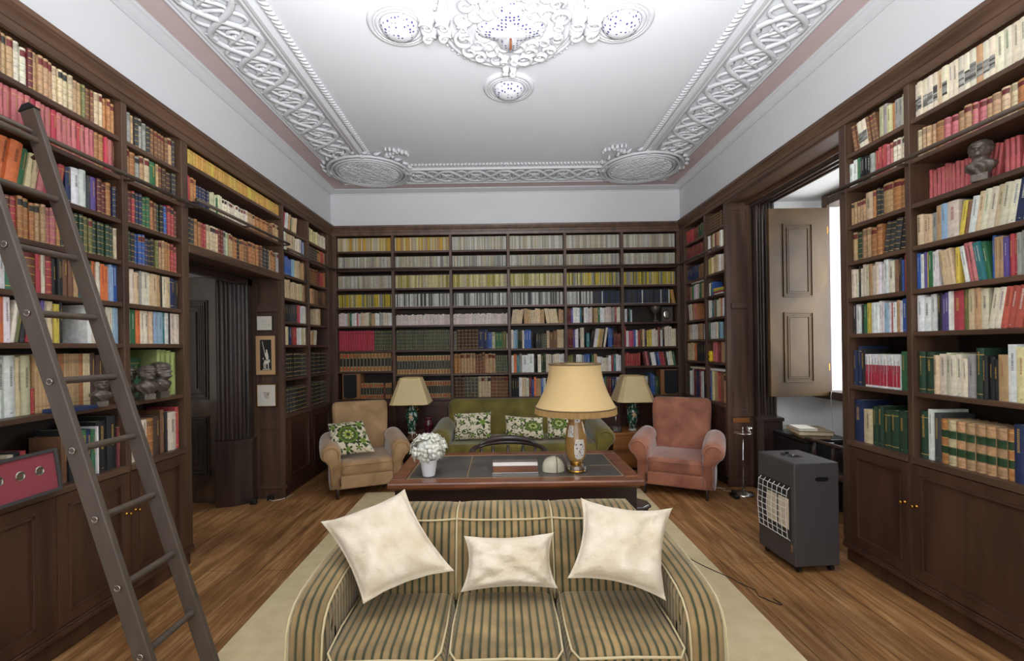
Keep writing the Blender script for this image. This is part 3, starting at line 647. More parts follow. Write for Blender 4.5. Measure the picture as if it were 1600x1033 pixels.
def suzani(kind):
    motifs = {0: [(.5, .52, .3, 0), (.12, .8, .12, 1), (.86, .83, .16, 1), (.83, .3, .15, 1), (.42, .1, .1, 1), (.13, .2, .1, 1), (.95, .55, .07, 1), (.55, .92, .06, 1), (.3, .9, .07, 1), (.68, .12, .07, 1)],
              1: [(.5, .55, .06, 1), (.78, .6, .17, 1), (.22, .6, .09, 1), (.3, .25, .1, 2), (.7, .25, .1, 2), (.5, .85, .07, 1), (.15, .9, .1, 1), (.9, .92, .1, 1), (.5, .12, .08, 1), (.1, .1, .09, 1), (.92, .12, .1, 1), (.36, .8, .06, 1)],
              2: [(.72, .52, .26, 0), (.25, .45, .1, 2), (.16, .82, .11, 1), (.12, .2, .1, 1), (.4, .12, .09, 1), (.45, .78, .09, 1), (.42, .45, .06, 1), (.95, .1, .08, 1)],
              3: [(.36, .55, .27, 0), (.78, .42, .1, 2), (.86, .85, .12, 1), (.1, .1, .1, 1), (.5, .08, .08, 1), (.1, .92, .1, 1), (.8, .12, .09, 1), (.6, .9, .07, 1)]}[kind]
    def f(u, v):
        for cx, cy, r, ty in motifs:
            dx, dy = u-cx, v-cy; d = math.hypot(dx, dy); a = math.atan2(dy, dx); r = r*(1.3 if ty else 1.1)
            if ty == 0:
                rr = d/r
                if rr < .16: return GR[2]
                if rr < .3: return GR[3]
                if rr < .42: return GR[0] if math.sin(a*8) > .3 else GR[1]
                if rr < .62: return GR[4]
                if rr < .86+.1*math.cos(a*10): return GR[1] if rr < .74 else GR[2]
            elif ty == 1:
                if d < r*(.62+.38*math.cos(a*5+cx*9)): return GR[2] if d > r*.45 else GR[1]
            else:
                if r*.45 < d < r*.75 or d < r*.2: return GR[4]
        if abs(math.sin(u*11+2*math.sin(v*7+kind)))< .1: return GR[2]
        k = noise.noise(Vector((u*13+kind*5, v*13, 1)))
        return GR[2] if k > .36 else GR[4] if k > .3 else GR[0]
    return f
cushion('cushion', 'green and cream floral cushion on the tan velvet armchair', [(-1.735, 4.60, .395), (-1.32, 4.69, .42), (-1.50, 4.88, .715), (-1.85, 4.83, .69)], .12, 'suzani', 'green patterned cushions', n=64, pinch=.05, flange=.01, wrinkle=.004, colfn=suzani(0), seed=2)
cushion('cushion', 'green floral cushion by the arm nearest the plum vase on the olive sofa', [(-.53, 5.02, .46), (-.13, 5.02, .465), (-.13, 5.14, .75), (-.555, 5.14, .735)], .11, 'suzani', 'green patterned cushions', n=64, pinch=.05, flange=.01, wrinkle=.004, colfn=suzani(1), seed=3)
cushion('cushion', 'green floral cushion at the middle of the olive sofa', [(.02, 5.02, .47), (.455, 5.02, .455), (.45, 5.13, .675), (.025, 5.14, .705)], .11, 'suzani', 'green patterned cushions', n=64, pinch=.06, flange=.01, wrinkle=.004, colfn=suzani(2), seed=4)
cushion('cushion', 'green floral cushion on the olive sofa half hidden by the brass lamp', [(.485, 5.02, .465), (.85, 5.02, .46), (.85, 5.13, .69), (.49, 5.14, .735)], .11, 'suzani', 'green patterned cushions', n=64, pinch=.06, flange=.01, wrinkle=.004, colfn=suzani(3), seed=6)

# ------------------------------------------------------------------ upholstered seating
def rolled_arm(yf, yb, zt, bw, r, out, side, zb, slope=.0, back_drop=0):
    """rolled arm: body bw thick, roll of radius r leaning outward, lofted front to back with a rounded nose"""
    loops = []; n = 22
    for y, s in ((yf, .72), (yf+.012, .9), (yf+.04, 1.0), (yf+.15, 1.03), ((yf+yb)/2, 1.05), (yb-.08, 1.0), (yb, .95)):
        f = (y-yf)/(yb-yf); z = zt+slope*f; rr = r*s; cx = out*side; lp = []
        lp.append((-bw/2*side*s, y, zb)); lp.append((-bw/2*side*s, y, (zb+z)/2-.02))
        for i in range(n):
            a = R(205)-R(265)*i/(n-1)
            lp.append((cx+rr*math.cos(a)*side, y, z-r+rr*math.sin(a)*.92))
        lp.append((bw/2*side*s, y, z-r*2.3)); lp.append((bw/2*side*s, y, zb))
        loops.append(lp)
    m = MB(); m.loft(loops); return m
def scroll_piping(yf, zt, bw, r, out, side, zb):
    pts = [(-bw/2*side*.72, yf, zb+.02), (-bw/2*side*.75, yf, (zb+zt)/2)]
    for i in range(14):
        a = R(200)-R(270)*i/13; pts.append((out*side+r*.74*math.cos(a)*side, yf-.004, zt-r+r*.7*math.sin(a)))
    pts += [(bw/2*side*.72, yf, zt-r*2.3), (bw/2*side*.72, yf, zb+.02)]
    return MB().tube(pts, .006, 6)
def put(name, mb, m, parent, loc=(0, 0, 0), rot=None, **k):
    o = mb.build(name, m, parent, **k); o.location = loc
    if rot: o.rotation_euler = rot
    return o
def armchair(loc, rz, mt, pipe, label, bh=.89):
    t = thing('armchair', loc, label, 'armchair', rz)
    put('seat_frame', rbox(-.30, .30, -.325, .33, .10, .235, .02), mt, t, smooth=True)
    put('seat_cushion', rbox(-.265, .265, -.335, .26, .225, .375, .045, 5), mt, t, smooth=True)
    put('cushion_piping', MB().tube([(-.255, -.33, .335), (-.1, -.339, .338), (.1, -.339, .338), (.255, -.33, .335)], .005, 6), pipe, t, smooth=True)
    # backrest: raked, rounded shoulders
    loops = []
    for k, (z, hw, th) in enumerate(((.12, .285, .10), (.30, .29, .12), (.5, .295, .14), (.68, .30, .135), (.80, .304, .115), (.855, .302, .095), (.878, .292, .065), (bh, .27, .03))):
        yc = .27+(z-.12)*.20; lp = []
        for i in range(24):
            a = 2*PI*i/24; ca, sa = math.cos(a), math.sin(a); e = .26
            lp.append((hw*math.copysign(abs(ca)**e, ca), yc+th/2*math.copysign(abs(sa)**.8, sa)+.02*(ca*ca)*-.4, z))
        loops.append(lp)
    m = MB(); m.loft(loops); put('backrest', m, mt, t, smooth=True)
    put('backrest_piping', MB().tube([(-.293, .34, .6), (-.30, .375, .78), (-.296, .39, .85), (-.265, .40, .882), (0, .40, .888), (.265, .40, .882), (.296, .39, .85), (.30, .375, .78), (.293, .34, .6)], .0055, 6), pipe, t, smooth=True)
    for s in (-1, 1):
        a = put('arm', rolled_arm(-.325, .27, .555, .12, .10, .045, s, .11, .045), mt, t, (s*.30, 0, 0), smooth=True)
        put('arm_piping', scroll_piping(-.325, .555, .12, .10, .045, s, .12), pipe, a, smooth=True)
        for y, rr in ((-.29, .017), (.31, .016)):
            put('leg', MB().lathe([(.011, 0), (.013, .01), (rr, .06), (.021, .115)], 12), 'ebony', t, (s*.285, y, 0), smooth=True)
    return t
armchair((-1.500, 4.905, 0), 22.4, 'tanv', 'tanpipe', 'tan velvet armchair with rolled arms, floral cushion on its seat')
armchair((1.815, 4.73, 0), -27, 'pinkv', 'pinkv', 'worn dusty rose velvet armchair with rolled arms, empty seat', .90)

# olive sofa against the end wall
t = thing('sofa', (.205, 5.25, 0), 'olive green velvet sofa with rolled arms under the end wall bookcase', 'sofa')
put('seat_frame', rbox(-.86, .86, -.42, .36, .10, .28, .02), 'olive', t, smooth=True)
for k in range(2): put('seat_cushion', rbox(-.80+k*.8+.004, k*.8-.004, -.43, .2, .27, .46, .045, 5), 'olive', t, smooth=True)
loops = []
for z, hw, th in ((.12, .84, .12), (.4, .85, .16), (.62, .86, .17), (.78, .865, .14), (.83, .85, .10), (.855, .82, .05), (.862, .79, .02)):
    yc = .14+(z-.12)*.28; lp = []
    for i in range(32):
        a = 2*PI*i/32; ca, sa = math.cos(a), math.sin(a); lp.append((hw*math.copysign(abs(ca)**.22, ca), yc+th/2*math.copysign(abs(sa)**.8, sa), z))
    loops.append(lp)
m = MB(); m.loft(loops); put('backrest', m, 'olive', t, smooth=True)
put('back_seam', MB().tube([(0, .165, .5), (0, .205, .66), (0, .25, .78), (0, .3, .845)], .004, 6), 'olive', t, smooth=True)
for s in (-1, 1):
    a = put('arm', rolled_arm(-.42, .30, .615, .13, .11, .05, s, .11, .05), 'olive', t, (s*.835, 0, 0), smooth=True)
    put('arm_piping', scroll_piping(-.42, .615, .13, .11, .05, s, .12), 'olive', a, smooth=True)
    for y in (-.38, .3): put('leg', MB().lathe([(.014, 0), (.022, .11)], 12), 'ebony', t, (s*.8, y, 0))

# striped sofa in front
t = thing('sofa', (.0, 1.95, 0), 'green and beige striped velvet three-seat sofa with three cream cushions', 'sofa')
put('seat_frame', rbox(-.66, .66, -.375, .30, .05, .27, .02), 'stripe', t, smooth=True)
cw = .43
for k in range(3):
    x0 = -.645+k*cw
    m = rbox(x0+.003, x0+cw-.003, -.385, .06, .26, .43, .05, 5)
    m.v = [(x, y, z+(.028*(1-((x-x0-cw/2)/(cw/2))**2)*max(0, 1-((y+.16)/.25)**2) if z > .36 else 0)) for x, y, z in m.v]
    c_ = put('seat_cushion', m, 'stripe', t, smooth=True)
    pts = [(x0+.018, .03, .428), (x0+.012, -.2, .43), (x0+.016, -.345, .425), (x0+.04, -.377, .415), (x0+cw/2, -.384, .424), (x0+cw-.04, -.377, .415), (x0+cw-.016, -.345, .425), (x0+cw-.012, -.2, .43), (x0+cw-.018, .03, .428)]
    put('piping', MB().tube(pts, .0045, 6), 'piping', c_, smooth=True)
    zt_ = .745
    loops = []
    for y0_, z in ((.03, .30), (.045, .44), (.085, .60), (.115, .70), (.135, .735), (.17, .748)):
        pass
    m = MB()                                        # back cushion section, raked, soft top edge
    prof = [(.05, .30), (.035, .40), (.055, .52), (.09, .66), (.115, .72), (.145, .745), (.20, .75), (.26, .748), (.30, .73), (.32, .69), (.31, .5), (.30, .30)]
    lps = []
    for j in range(9):
        u = j/8; x = x0+.002+(cw-.004)*u; pf = 1-(2*u-1)**4
        edge = 1-.12*(1-min(1, u*8)) if k == 0 else 1-.12*(1-min(1, (1-u)*8)) if k == 2 else 1
        lps.append([(x, y-(.018*pf if y < .2 else 0), .30+(z-.30)*(edge if z > .6 else 1)+(.006*pf if z > .7 else 0)) for y, z in prof])
    m.loft(lps); b_ = put('back_cushion', m, 'stripe', t, smooth=True, auto=60)
    if k < 2:
        put('piping', MB().tube([(x0+cw, y-.004, z+.002) for y, z in prof[1:9]], .0045, 6), 'piping', b_, smooth=True)
    put('piping', MB().tube([(x0+cw*j/8, .112-.018*(1-(2*j/8-1)**4), (.718 if not (k == 0 and j == 0 or k == 2 and j == 8) else .665)+.004) for j in range(9)], .0045, 6), 'piping', b_, smooth=True)
for s in (-1, 1):
    # arm: flat-topped with rounded shoulders, waterfall front
    path = [(.30, .60), (.1, .598), (-.1, .592), (-.2, .582), (-.26, .565), (-.30, .535), (-.325, .49), (-.335, .42), (-.34, .25), (-.34, .05)]
    loops = []
    for j, (y, z) in enumerate(path):
        lp = []; xi, xo = .648, .785
        a_ = path[max(0, j-1)]; b_ = path[min(len(path)-1, j+1)]; ty, tz = b_[0]-a_[0], b_[1]-a_[1]; l = math.hypot(ty, tz); ny, nz = tz/l, -ty/l
        if nz < 0: ny, nz = -ny, -nz
        if j >= 7: ny, nz = -1, 0
        if nz == 0 or ny > 0: ny = -abs(ny)
        for (fx, dn) in ((0, -.06), (0, -.03), (.04, -.008), (.14, .0), (.5, .006), (.86, 0), (.96, -.01), (1, -.035), (1, -.06)):
            lp.append((s*(xi+(xo-xi)*fx), y+ny*dn, max(.04, z+nz*dn)))
        loops.append(lp)
    m = MB(); m.loft(loops); a = put('arm', m, 'stripe', t, smooth=True, auto=70)
    put('arm_side', rbox(min(s*.649, s*.784), max(s*.649, s*.784), -.24, .30, .05, .56, .012), 'stripe', a, smooth=True)
    put('arm_front', rbox(min(s*.649, s*.784), max(s*.649, s*.784), -.32, -.2, .05, .46, .012), 'stripe', a, smooth=True)
    for xx in (.652, .792):
        put('piping', MB().tube([(s*(xx-(.008 if xx > .7 else -.003)), y-(.003 if j > 3 else 0), z-.01) for j, (y, z) in enumerate(path)], .0045, 6), 'piping', a, smooth=True)
    for y in (-.3, .26): put('leg', MB().lathe([(.02, 0), (.024, .06)], 12), 'ebony', t, (s*.7, y, .012))

# ------------------------------------------------------------------ carpet
o = MB().box(-1.42, 1.405, -.3, 4.70, .001, .012).build('carpet', 'rug'); tag(o, 'plain beige carpet running under the striped sofa and the desk', 'carpet')

# ------------------------------------------------------------------ writing desk and what stands on it
t = thing('writing_desk', (.065, 2.80, 0), 'mahogany pedestal desk with black leather top behind the striped sofa', 'desk')
m = MB(); X, Y = .695, .355
m.box(-X+.02, X-.02, -Y+.02, Y-.02, .725, .745)
for (a, b, c, d) in ((-X, X, -Y, -Y+.085), (-X, X, Y-.085, Y), (-X, -X+.085, -Y+.085, Y-.085), (X-.085, X, -Y+.085, Y-.085)): m.box(a, b, c, d, .738, .77)
put('desk_top', m, 'deskwood', t, bevel=.008)
put('leather_inset', MB().box(-X+.085, X-.085, -Y+.085, Y-.085, .745, .768), 'leather', t)
m = MB()
for (a, b, c, d) in ((-X+.092, X-.092, -Y+.092, -Y+.096), (-X+.092, X-.092, Y-.096, Y-.092), (-X+.092, -X+.096, -Y+.096, Y-.096), (X-.096, X-.092, -Y+.096, Y-.096), (-.272, -.269, -Y+.096, Y-.096), (.335, .338, -Y+.096, Y-.096), (.338, X-.096, -.03, -.027)): m.box(a, b, c, d, .7675, .7690)
put('gilt_line', m, 'tanpipe', t)
put('apron', MB().box(-X+.035, X-.035, -Y+.035, Y-.035, .60, .728), 'desk_dark', t, bevel=.004)
for s in (-1, 1):
    p = put('pedestal', MB().box(s*.63-(.0 if s < 0 else .36), s*.63+(.36 if s < 0 else 0), -Y+.05, Y-.05, .02, .60), 'desk_dark', t, bevel=.004)
    for k in range(3):
        z0 = .05+k*.185; a = s*.63-(.0 if s < 0 else .36)
        d_ = put('drawer', MB().box(a+.02, a+.34, Y-.052, Y-.034, z0, z0+.165), 'deskwood', p, bevel=.003)
# flower pot
t = thing('flower_pot', (-.427, 2.60, .77), 'white pot of white hydrangea heads on the desk corner', 'flower pot')
m = MB(); m.lathe([(.034, 0), (.036, .003), (.047, .082), (.051, .083), (.051, .094), (.046, .094), (.042, .05)], 32, cap=False); m.lathe([(.03, .001), (.001, .001)], 32, cap=False)
put('pot', m, 'white', t, smooth=True, auto=40)
rnd = random.Random(3); m = MB()
for k in range(64):
    a = rnd.random()*2*PI; ph = math.acos(1-1.55*(k+.5)/64); r = .073+.012*rnd.random()
    c_ = Vector((math.cos(a)*math.sin(ph)*r*1.18, math.sin(a)*math.sin(ph)*r*1.1, .155+math.cos(ph)*r*.95)); nn = Vector((c_.x, c_.y, c_.z-.14)).normalized()
    u = nn.orthogonal().normalized(); v = nn.cross(u); tw = rnd.random()*6
    for q in range(4):
        an = tw+q*PI/2; d1_ = u*math.cos(an)+v*math.sin(an); d2 = u*math.cos(an+1.57)+v*math.sin(an+1.57); L_ = .027+.008*rnd.random()
        pts = [c_, c_+d1_*L_*.55+d2*L_*.5+nn*.004, c_+d1_*L_*1.1+nn*.009, c_+d1_*L_*.55-d2*L_*.5+nn*.004]
        m.add(pts+[p-nn*.0012 for p in pts], [(0, 1, 2, 3), (7, 6, 5, 4), (0, 4, 5, 1), (1, 5, 6, 2), (2, 6, 7, 3), (3, 7, 4, 0)])
tag(put('flower_petals', m, 'petal', t, smooth=True), kind='stuff')
put('flower_core', MB().lathe([(.02, .085), (.055, .11), (.07, .15), (.06, .19), (.03, .215), (.002, .22)], 18), 'petal', t, smooth=True)
# silver box
t = thing('desk_box', (.067, 2.655, .77), 'long silver and wood cigarette box on the desk', 'box')
put('box_body', MB().box(-.128, .128, -.045, .045, 0, .042), 'deskwood', t, bevel=.003)
put('box_lid', MB().prism([(-.047, .044), (.047, .044), (.03, .062), (-.03, .062)], 'x', -.13, .13), 'lidsilver', t, bevel=.002)
put('base_band', MB().box(-.131, .131, -.048, .048, 0, .008), 'silver', t)
# stone
t = thing('paperweight', (.29, 2.66, .77), 'pale rounded stone split in two beside the brass lamp', 'paperweight')
for s, a0, a1 in ((-1, .0, .62), (1, .66, 1.0)):
    m = MB()
    def sp(u, v, a0=a0, a1=a1):
        x = -.064+.128*(a0+(a1-a0)*u); r = math.sqrt(max(0, 1-(x/.066)**2)); a = PI*v
        k = 1+.05*noise.noise(Vector((x*30, v*4, 1))); return (x, -math.cos(a)*.05*r*k, math.sin(a)*.085*r**.8*k)
    m.grid(sp, 18, 18); m.loft([[sp(1 if s < 0 else 0, j/18) for j in range(19)], [((-.064+.128*(a1 if s < 0 else a0)), 0, .0)]*19], cap=False)
    put('stone_half', m, 'stone', t, smooth=True, auto=50)
# brass desk lamp with big fringed shade
t = thing('table_lamp', (.425, 2.66, .77), 'large desk lamp with gilt painted body and big fringed shade', 'lamp')
put('glass_base', MB().lathe([(.058, .012), (.060, .014), (.060, .032), (.05, .04), (.02, .042)], 40), 'silver', t, smooth=True, auto=40)
put('brass_foot', MB().lathe([(.055, 0), (.057, .003), (.054, .012), (.034, .014)], 40), 'brass', t, smooth=True, auto=40)
put('collar', MB().lathe([(.033, .04), (.036, .045), (.033, .06), (.03, .062)], 32), 'brass', t, smooth=True)
def lampcol(a, z):
    g = srgb('a87f45'); w_ = srgb('e4ddd0'); b_ = srgb('3a3f63')
    a = (a+PI/2+PI) % (2*PI)-PI           # 0 faces the camera
    for (pa, pz, ra, rz) in ((.2, .135, .5, .058), (-.72, .235, .36, .034), (.1, .315, .45, .03), (1.5, .235, .4, .034), (-2.2, .14, .42, .05), (2.5, .3, .45, .03), (2.2, .14, .42, .05)):
        e = ((a-pa)/ra)**4+((z-pz)/rz)**4
        if e < 1:
            k = noise.noise(Vector((a*9, z*95, pa*5)))
            return b_ if k > .3 and e < .35 else w_
    return tuple(c*(1+.3*noise.noise(Vector((a*14, z*130, 0)))) for c in g)
prof = [(.036, .058), (.044, .066), (.056, .09), (.062, .13), (.063, .18), (.058, .22), (.049, .26), (.042, .29), (.044, .315), (.042, .345), (.024, .365), (.012, .372)]
pr = []
for i in range(len(prof)-1):
    for q in range(7):
        f_ = q/7; pr.append((prof[i][0]*(1-f_)+prof[i+1][0]*f_, prof[i][1]*(1-f_)+prof[i+1][1]*f_))
put('lamp_body', MB().lathe(pr, 96, colfn=lampcol), 'paint', t, smooth=True)
put('lamp_stem', MB().lathe([(.008, .37), (.008, .62)], 12), 'brass', t, smooth=True)
def shade_prof(n=18): return [(.150+(.232-.150)*(1-i/n)**1.9, .372+.25*i/n) for i in range(n+1)]
sp_ = shade_prof(); m = MB(); m.lathe(sp_+[(r-.003, z) for r, z in sp_[::-1]], 72, cap=False)
sh = put('lamp_shade', m, 'shade', t, smooth=True)
for r, z in ((sp_[0][0]+.001, sp_[0][1]), (sp_[-1][0], sp_[-1][1])): put('shade_trim', MB().tube([(r*math.cos(2*PI*i/72), r*math.sin(2*PI*i/72), z) for i in range(72)], .0045, 6, closed=True), 'trimd', sh, smooth=True)
m = MB(); rnd = random.Random(2)
for i in range(240):
    a = 2*PI*i/240; r = .233; m.tube([(r*math.cos(a), r*math.sin(a), .371), ((r+.002)*math.cos(a), (r+.002)*math.sin(a), .335+.003*rnd.random())], .0031, 5)
tag(put('fringe', m, 'fringe', sh), kind='stuff')
put('fringe_backing', MB().lathe([(.2315, .338), (.2315, .372), (.2295, .372), (.2295, .338)], 72, cap=False), 'fringe', sh, smooth=True)
m = MB()
for k in range(3):
    a = k*2*PI/3; m.tube([(0, 0, .615), (.15*math.cos(a), .15*math.sin(a), .62)], .002, 5)
put('shade_spider', m, 'brass', t)

# desk chair
t = thing('desk_chair', (.04, 3.55, .013), 'dark wooden captain chair with curved back rail behind the desk', 'chair')
put('seat', rbox(-.24, .24, -.22, .22, .42, .46, .018), 'ebony', t, smooth=True)
pts = []
for i in range(17):
    a = R(-25)+R(230)*i/16; pts.append((.29*math.cos(a),   .02+.25*math.sin(a), .665+.02*max(0, math.sin(a))))
put('back_rail', MB().tube(pts, .024, 10, flat=.7), 'ebony', t, smooth=True)
pts = [(.27*math.cos(R(30)+R(120)*i/8), .03+.25*math.sin(R(30)+R(120)*i/8), .690+.025*math.sin(PI*i/8)) for i in range(9)]
put('crest', MB().tube(pts, [.008, .02, .026, .028, .028, .028, .026, .02, .008], 10), 'ebony', t, smooth=True)
for a in (0, 35, 62, 90, 118, 145, 180):
    x, y = .27*math.cos(R(a)), .02+.23*math.sin(R(a)); put('spindle', MB().tube([(x*.8, y*.85, .45), (x*.95, y*.95, .56), (x, y, .665)], [.011, .016, .011], 8), 'ebony', t, smooth=True)
for x in (-.2, .2):
    for y in (-.18, .18): put('leg', MB().tube([(x*1.1, y*1.15, 0), (x*1.05, y*1.05, .2), (x, y, .43)], [.014, .021, .018], 10), 'ebony', t, smooth=True)

# little octagonal table behind the striped sofa
t = thing('octagonal_table', (.80, 2.80, 0), 'small dark octagonal table with glass top between sofa and desk', 'table')
oc = lambda r: [(r*math.cos(PI/8+k*PI/4), r*math.sin(PI/8+k*PI/4)) for k in range(8)]
t.location = (.812, 2.86, .012)
put('table_top', MB().prism(oc(.108), 'z', .478, .493), 'ebony', t, bevel=.003); put('glass_inlay', MB().prism(oc(.092), 'z', .493, .496), 'chrome', t)
put('table_body', MB().prism(oc(.09), 'z', .04, .478), 'desk_dark', t, bevel=.003)
for k in range(0, 8, 2): put('foot', MB().lathe([(.012, 0), (.018, .04)], 10), 'ebony', t, (oc(.078)[k][0], oc(.078)[k][1], 0))

# ------------------------------------------------------------------ side table, chest, vase lamps
t = thing('side_table', (-.90, 5.42, 0), 'low dark mahogany table between the tan armchair and olive sofa', 'table')
put('table_top', MB().box(-.21, .10, -.29, .32, .445, .47), 'deskwood', t, bevel=.004)
put('apron', MB().box(-.19, .085, -.27, .30, .30, .445), 'desk_dark', t, bevel=.003)
d_ = put('drawer', MB().box(-.17, .07, -.282, -.27, .32, .43), 'deskwood', t, bevel=.003); put('drawer_pull', MB().tube([(-.09, -.282, .38), (-.09, -.30, .375), (.0, -.30, .375), (.0, -.282, .38)], .004, 6), 'brass', d_)
for x in (-.17, .06):
    for y in (-.25, .28): put('leg', MB().box(x-.02, x+.02, y-.02, y+.02, 0, .30), 'desk_dark', t)
t = thing('wooden_chest', (1.56, 5.62, 0), 'camphor wood chest with orange grain beside the olive sofa', 'chest')
put('chest_body', MB().box(-.25, .25, -.20, .22, .03, .415), 'chestw', t, bevel=.006); put('chest_lid', MB().box(-.255, .255, -.205, .225, .418, .45), 'chestw', t, bevel=.005)
m = MB()
for x in (-.25, .24):
    for z in (.03, .385): m.box(x-.003, x+.013, -.204, -.198, z, z+.03)
put('corner_mount', m, 'brass', t); put('plinth', MB().box(-.24, .24, -.18, .21, 0, .03), 'desk_dark', t)
put('ring_handle', MB().tube([(-.262+.0*i, -.0+.025*math.cos(i*PI/6), .3+.025*math.sin(i*PI/6)) for i in range(12)], .004, 6, closed=True), 'chrome', t)
def vasecol(a, z):
    k = noise.noise(Vector((math.cos(a)*3.2, math.sin(a)*3.2, z*26))); k2 = noise.noise(Vector((math.cos(a)*7+4, math.sin(a)*7, z*60)))
    fa = (a+PI/2+PI) % (2*PI)-PI
    d = math.hypot((fa-.05)*.45, (z-.20)*5.5)
    if d < .14*(1+.3*math.cos(6*math.atan2(z-.2, fa*.1))): return srgb('d8b48e')
    if z < .02: return srgb('cfd0c4')
    return srgb('c9cdbd') if k > .27 else srgb('2c5a45') if k2 > .12 else srgb('1c3b31') if k2 > -.3 else srgb('49826b')
def vase_lamp(loc, label, sc):
    t = thing('table_lamp', loc, label, 'lamp', group='green vase lamps')
    prof = [(.046, 0), (.048, .008), (.042, .03), (.045, .06), (.062, .12), (.073, .18), (.076, .22), (.068, .26), (.05, .285), (.046, .30), (.056, .325), (.05, .335), (.02, .34)]
    pr = []
    for i in range(len(prof)-1):
        for q in range(6): pr.append((prof[i][0]*(1-q/6)+prof[i+1][0]*q/6, prof[i][1]*(1-q/6)+prof[i+1][1]*q/6))
    put('vase_body', MB().lathe(pr, 72, colfn=vasecol), 'paint', t, smooth=True)
    for s in (-1, 1): put('vase_handle', MB().tube([(s*.05, 0, .31), (s*.075, 0, .315), (s*.082, 0, .295), (s*.07, 0, .275), (s*.055, 0, .275)], .006, 8), 'brass', t, smooth=True)
    put('lamp_stem', MB().lathe([(.006, .33), (.006, .64)], 10), 'brass', t)
    m = MB(); lo = []
    for z, a in ((.365, .228), (.375, .224), (.67, .122)):
        c = .22*a; lo.append([(a-c, -a, z), (a, -a+c, z), (a, a-c, z), (a-c, a, z), (-a+c, a, z), (-a, a-c, z), (-a, -a+c, z), (-a+c, -a, z)])
    m.loft([[(x*.985, y*.985, z) for x, y, z in l] for l in lo][::-1]+lo, cap=False, close=True)
    sh = put('lamp_shade', m, 'shade2', t)
    for l in (lo[0], lo[-1]): put('shade_trim', MB().tube(l, .003, 5, closed=True), 'shade', sh)
    m = MB()
    for s in (-1, 1): m.tube([(0, 0, .63), (s*.12, 0, .665)], .002, 5)
    put('shade_spider', m, 'brass', t); return t
vase_lamp((-1.145, 5.50, .47), 'green flowered vase lamp with square cream shade beside tan armchair', 1)
vase_lamp((1.595, 5.60, .45), 'green flowered vase lamp with square cream shade on the camphor chest', 1)
for a in [o for o in bpy.data.objects if o.name == 'table_lamp.001']: a.location.x = -1.10
t = thing('vase', (-.885, 5.40, .47), 'small plum red glass vase standing on the side table', 'vase')
put('vase_body', MB().lathe([(.03, 0), (.034, .012), (.028, .025), (.05, .07), (.068, .11), (.062, .14), (.035, .165), (.038, .185), (.05, .205), (.042, .21), (.02, .2)], 32), 'glassred', t, smooth=True)
t = thing('candlestick', (1.365, 5.50, .45), 'small pewter candlestick with spiky crown base on the chest', 'candlestick')
put('crown_base', MB().lathe([(.06, 0), (.066, .02), (.05, .03), (.065, .07), (.03, .06), (.01, .07)], 24, fn=lambda a, z, r: r*(1+.18*math.cos(8*a))), 'bronze', t, smooth=True)
put('candle_pin', MB().lathe([(.006, .06), (.004, .1), (.008, .11), (.003, .21)], 10), 'silver', t, smooth=True)
for (x, y, r, lab_) in ((-1.06, 5.30, .014, 'tiny silver trinket on the side table, nearer the vase lamp'), (-1.0, 5.27, .012, 'tiny silver trinket on the side table, nearer the plum vase')):
    o = MB().lathe([(r*.8, 0), (r, .01), (r*.6, .02), (r*.7, .03), (.002, .035)], 12).build('trinket', 'silver', smooth=True, loc=(x, y, .47)); tag(o, lab_, 'trinket', 'silver trinkets')
o = rbox(-.055, .055, -.16, .16, 0, .62, .012).build('radiator', 'graphite', smooth=True, loc=(1.965, 5.63, .02)); tag(o, 'grey oil radiator half hidden behind the rose armchair', 'radiator')

# ------------------------------------------------------------------ gas heater
t = thing('gas_heater', (2.015, 3.13, 0), 'dark grey portable gas heater on castors with wire guard', 'heater', 4)
m = MB(); m.prism([(-.155, .045), (.150, .045), (.150, .715), (-.150, .715), (-.155, .70)], 'y', -.185, .185); put('cabinet', m, 'graphite', t, bevel=.008)
put('burner_recess', MB().box(-.1585, -.154, -.15, .15, .20, .56), 'black', t)
for k in range(2): put('radiant_plaque', MB().box(-.162, -.158, -.135+k*.115, -.035+k*.115, .27, .47), 'ceramic', t, bevel=.002)
m = MB()
for k in range(7):
    y = -.145+k*.048; m.tube([(-.158, y, .55), (-.178, y, .53), (-.19, y, .38), (-.178, y, .22), (-.158, y, .20)], .0022, 5)
for k in range(9):
    z = .215+k*.04; x = -.176-.014*math.sin(PI*(k+.3)/8.6); m.tube([(x, -.148, z), (x, .146, z)], .0022, 5)
tag(put('wire_guard', m, 'grill', t), 'white enamelled wire guard')
put('side_handle', MB().prism([(x*.045, z*.014+.61) for x, z in ((-1, -.4), (-.7, -1), (.7, -1), (1, -.4), (1, .4), (.7, 1), (-.7, 1), (-1, .4))], 'y', -.1875, -.184), 'black', t, (.03, 0, 0))
put('control_knob', MB().lathe([(.04, 0), (.036, .006), (.012, .008), (.012, .02), (.002, .022)], 20), 'black', t, (-.03, .05, .716), smooth=True, auto=40)
m = MB()
for k in range(5): m.box(-.07+k*.018, -.06+k*.018, -.09, -.03, .7155, .717)
put('top_vent', m, 'black', t, (.02, .06, 0)); put('badge', MB().box(-.157, -.1545, -.165, -.15, .13, .18), 'silver', t)
for x in (-.11, .11):
    for y in (-.15, .15): put('castor', MB().tube([(x-.012, y, .022), (x+.012, y, .022)], .021, 14), 'black', t)

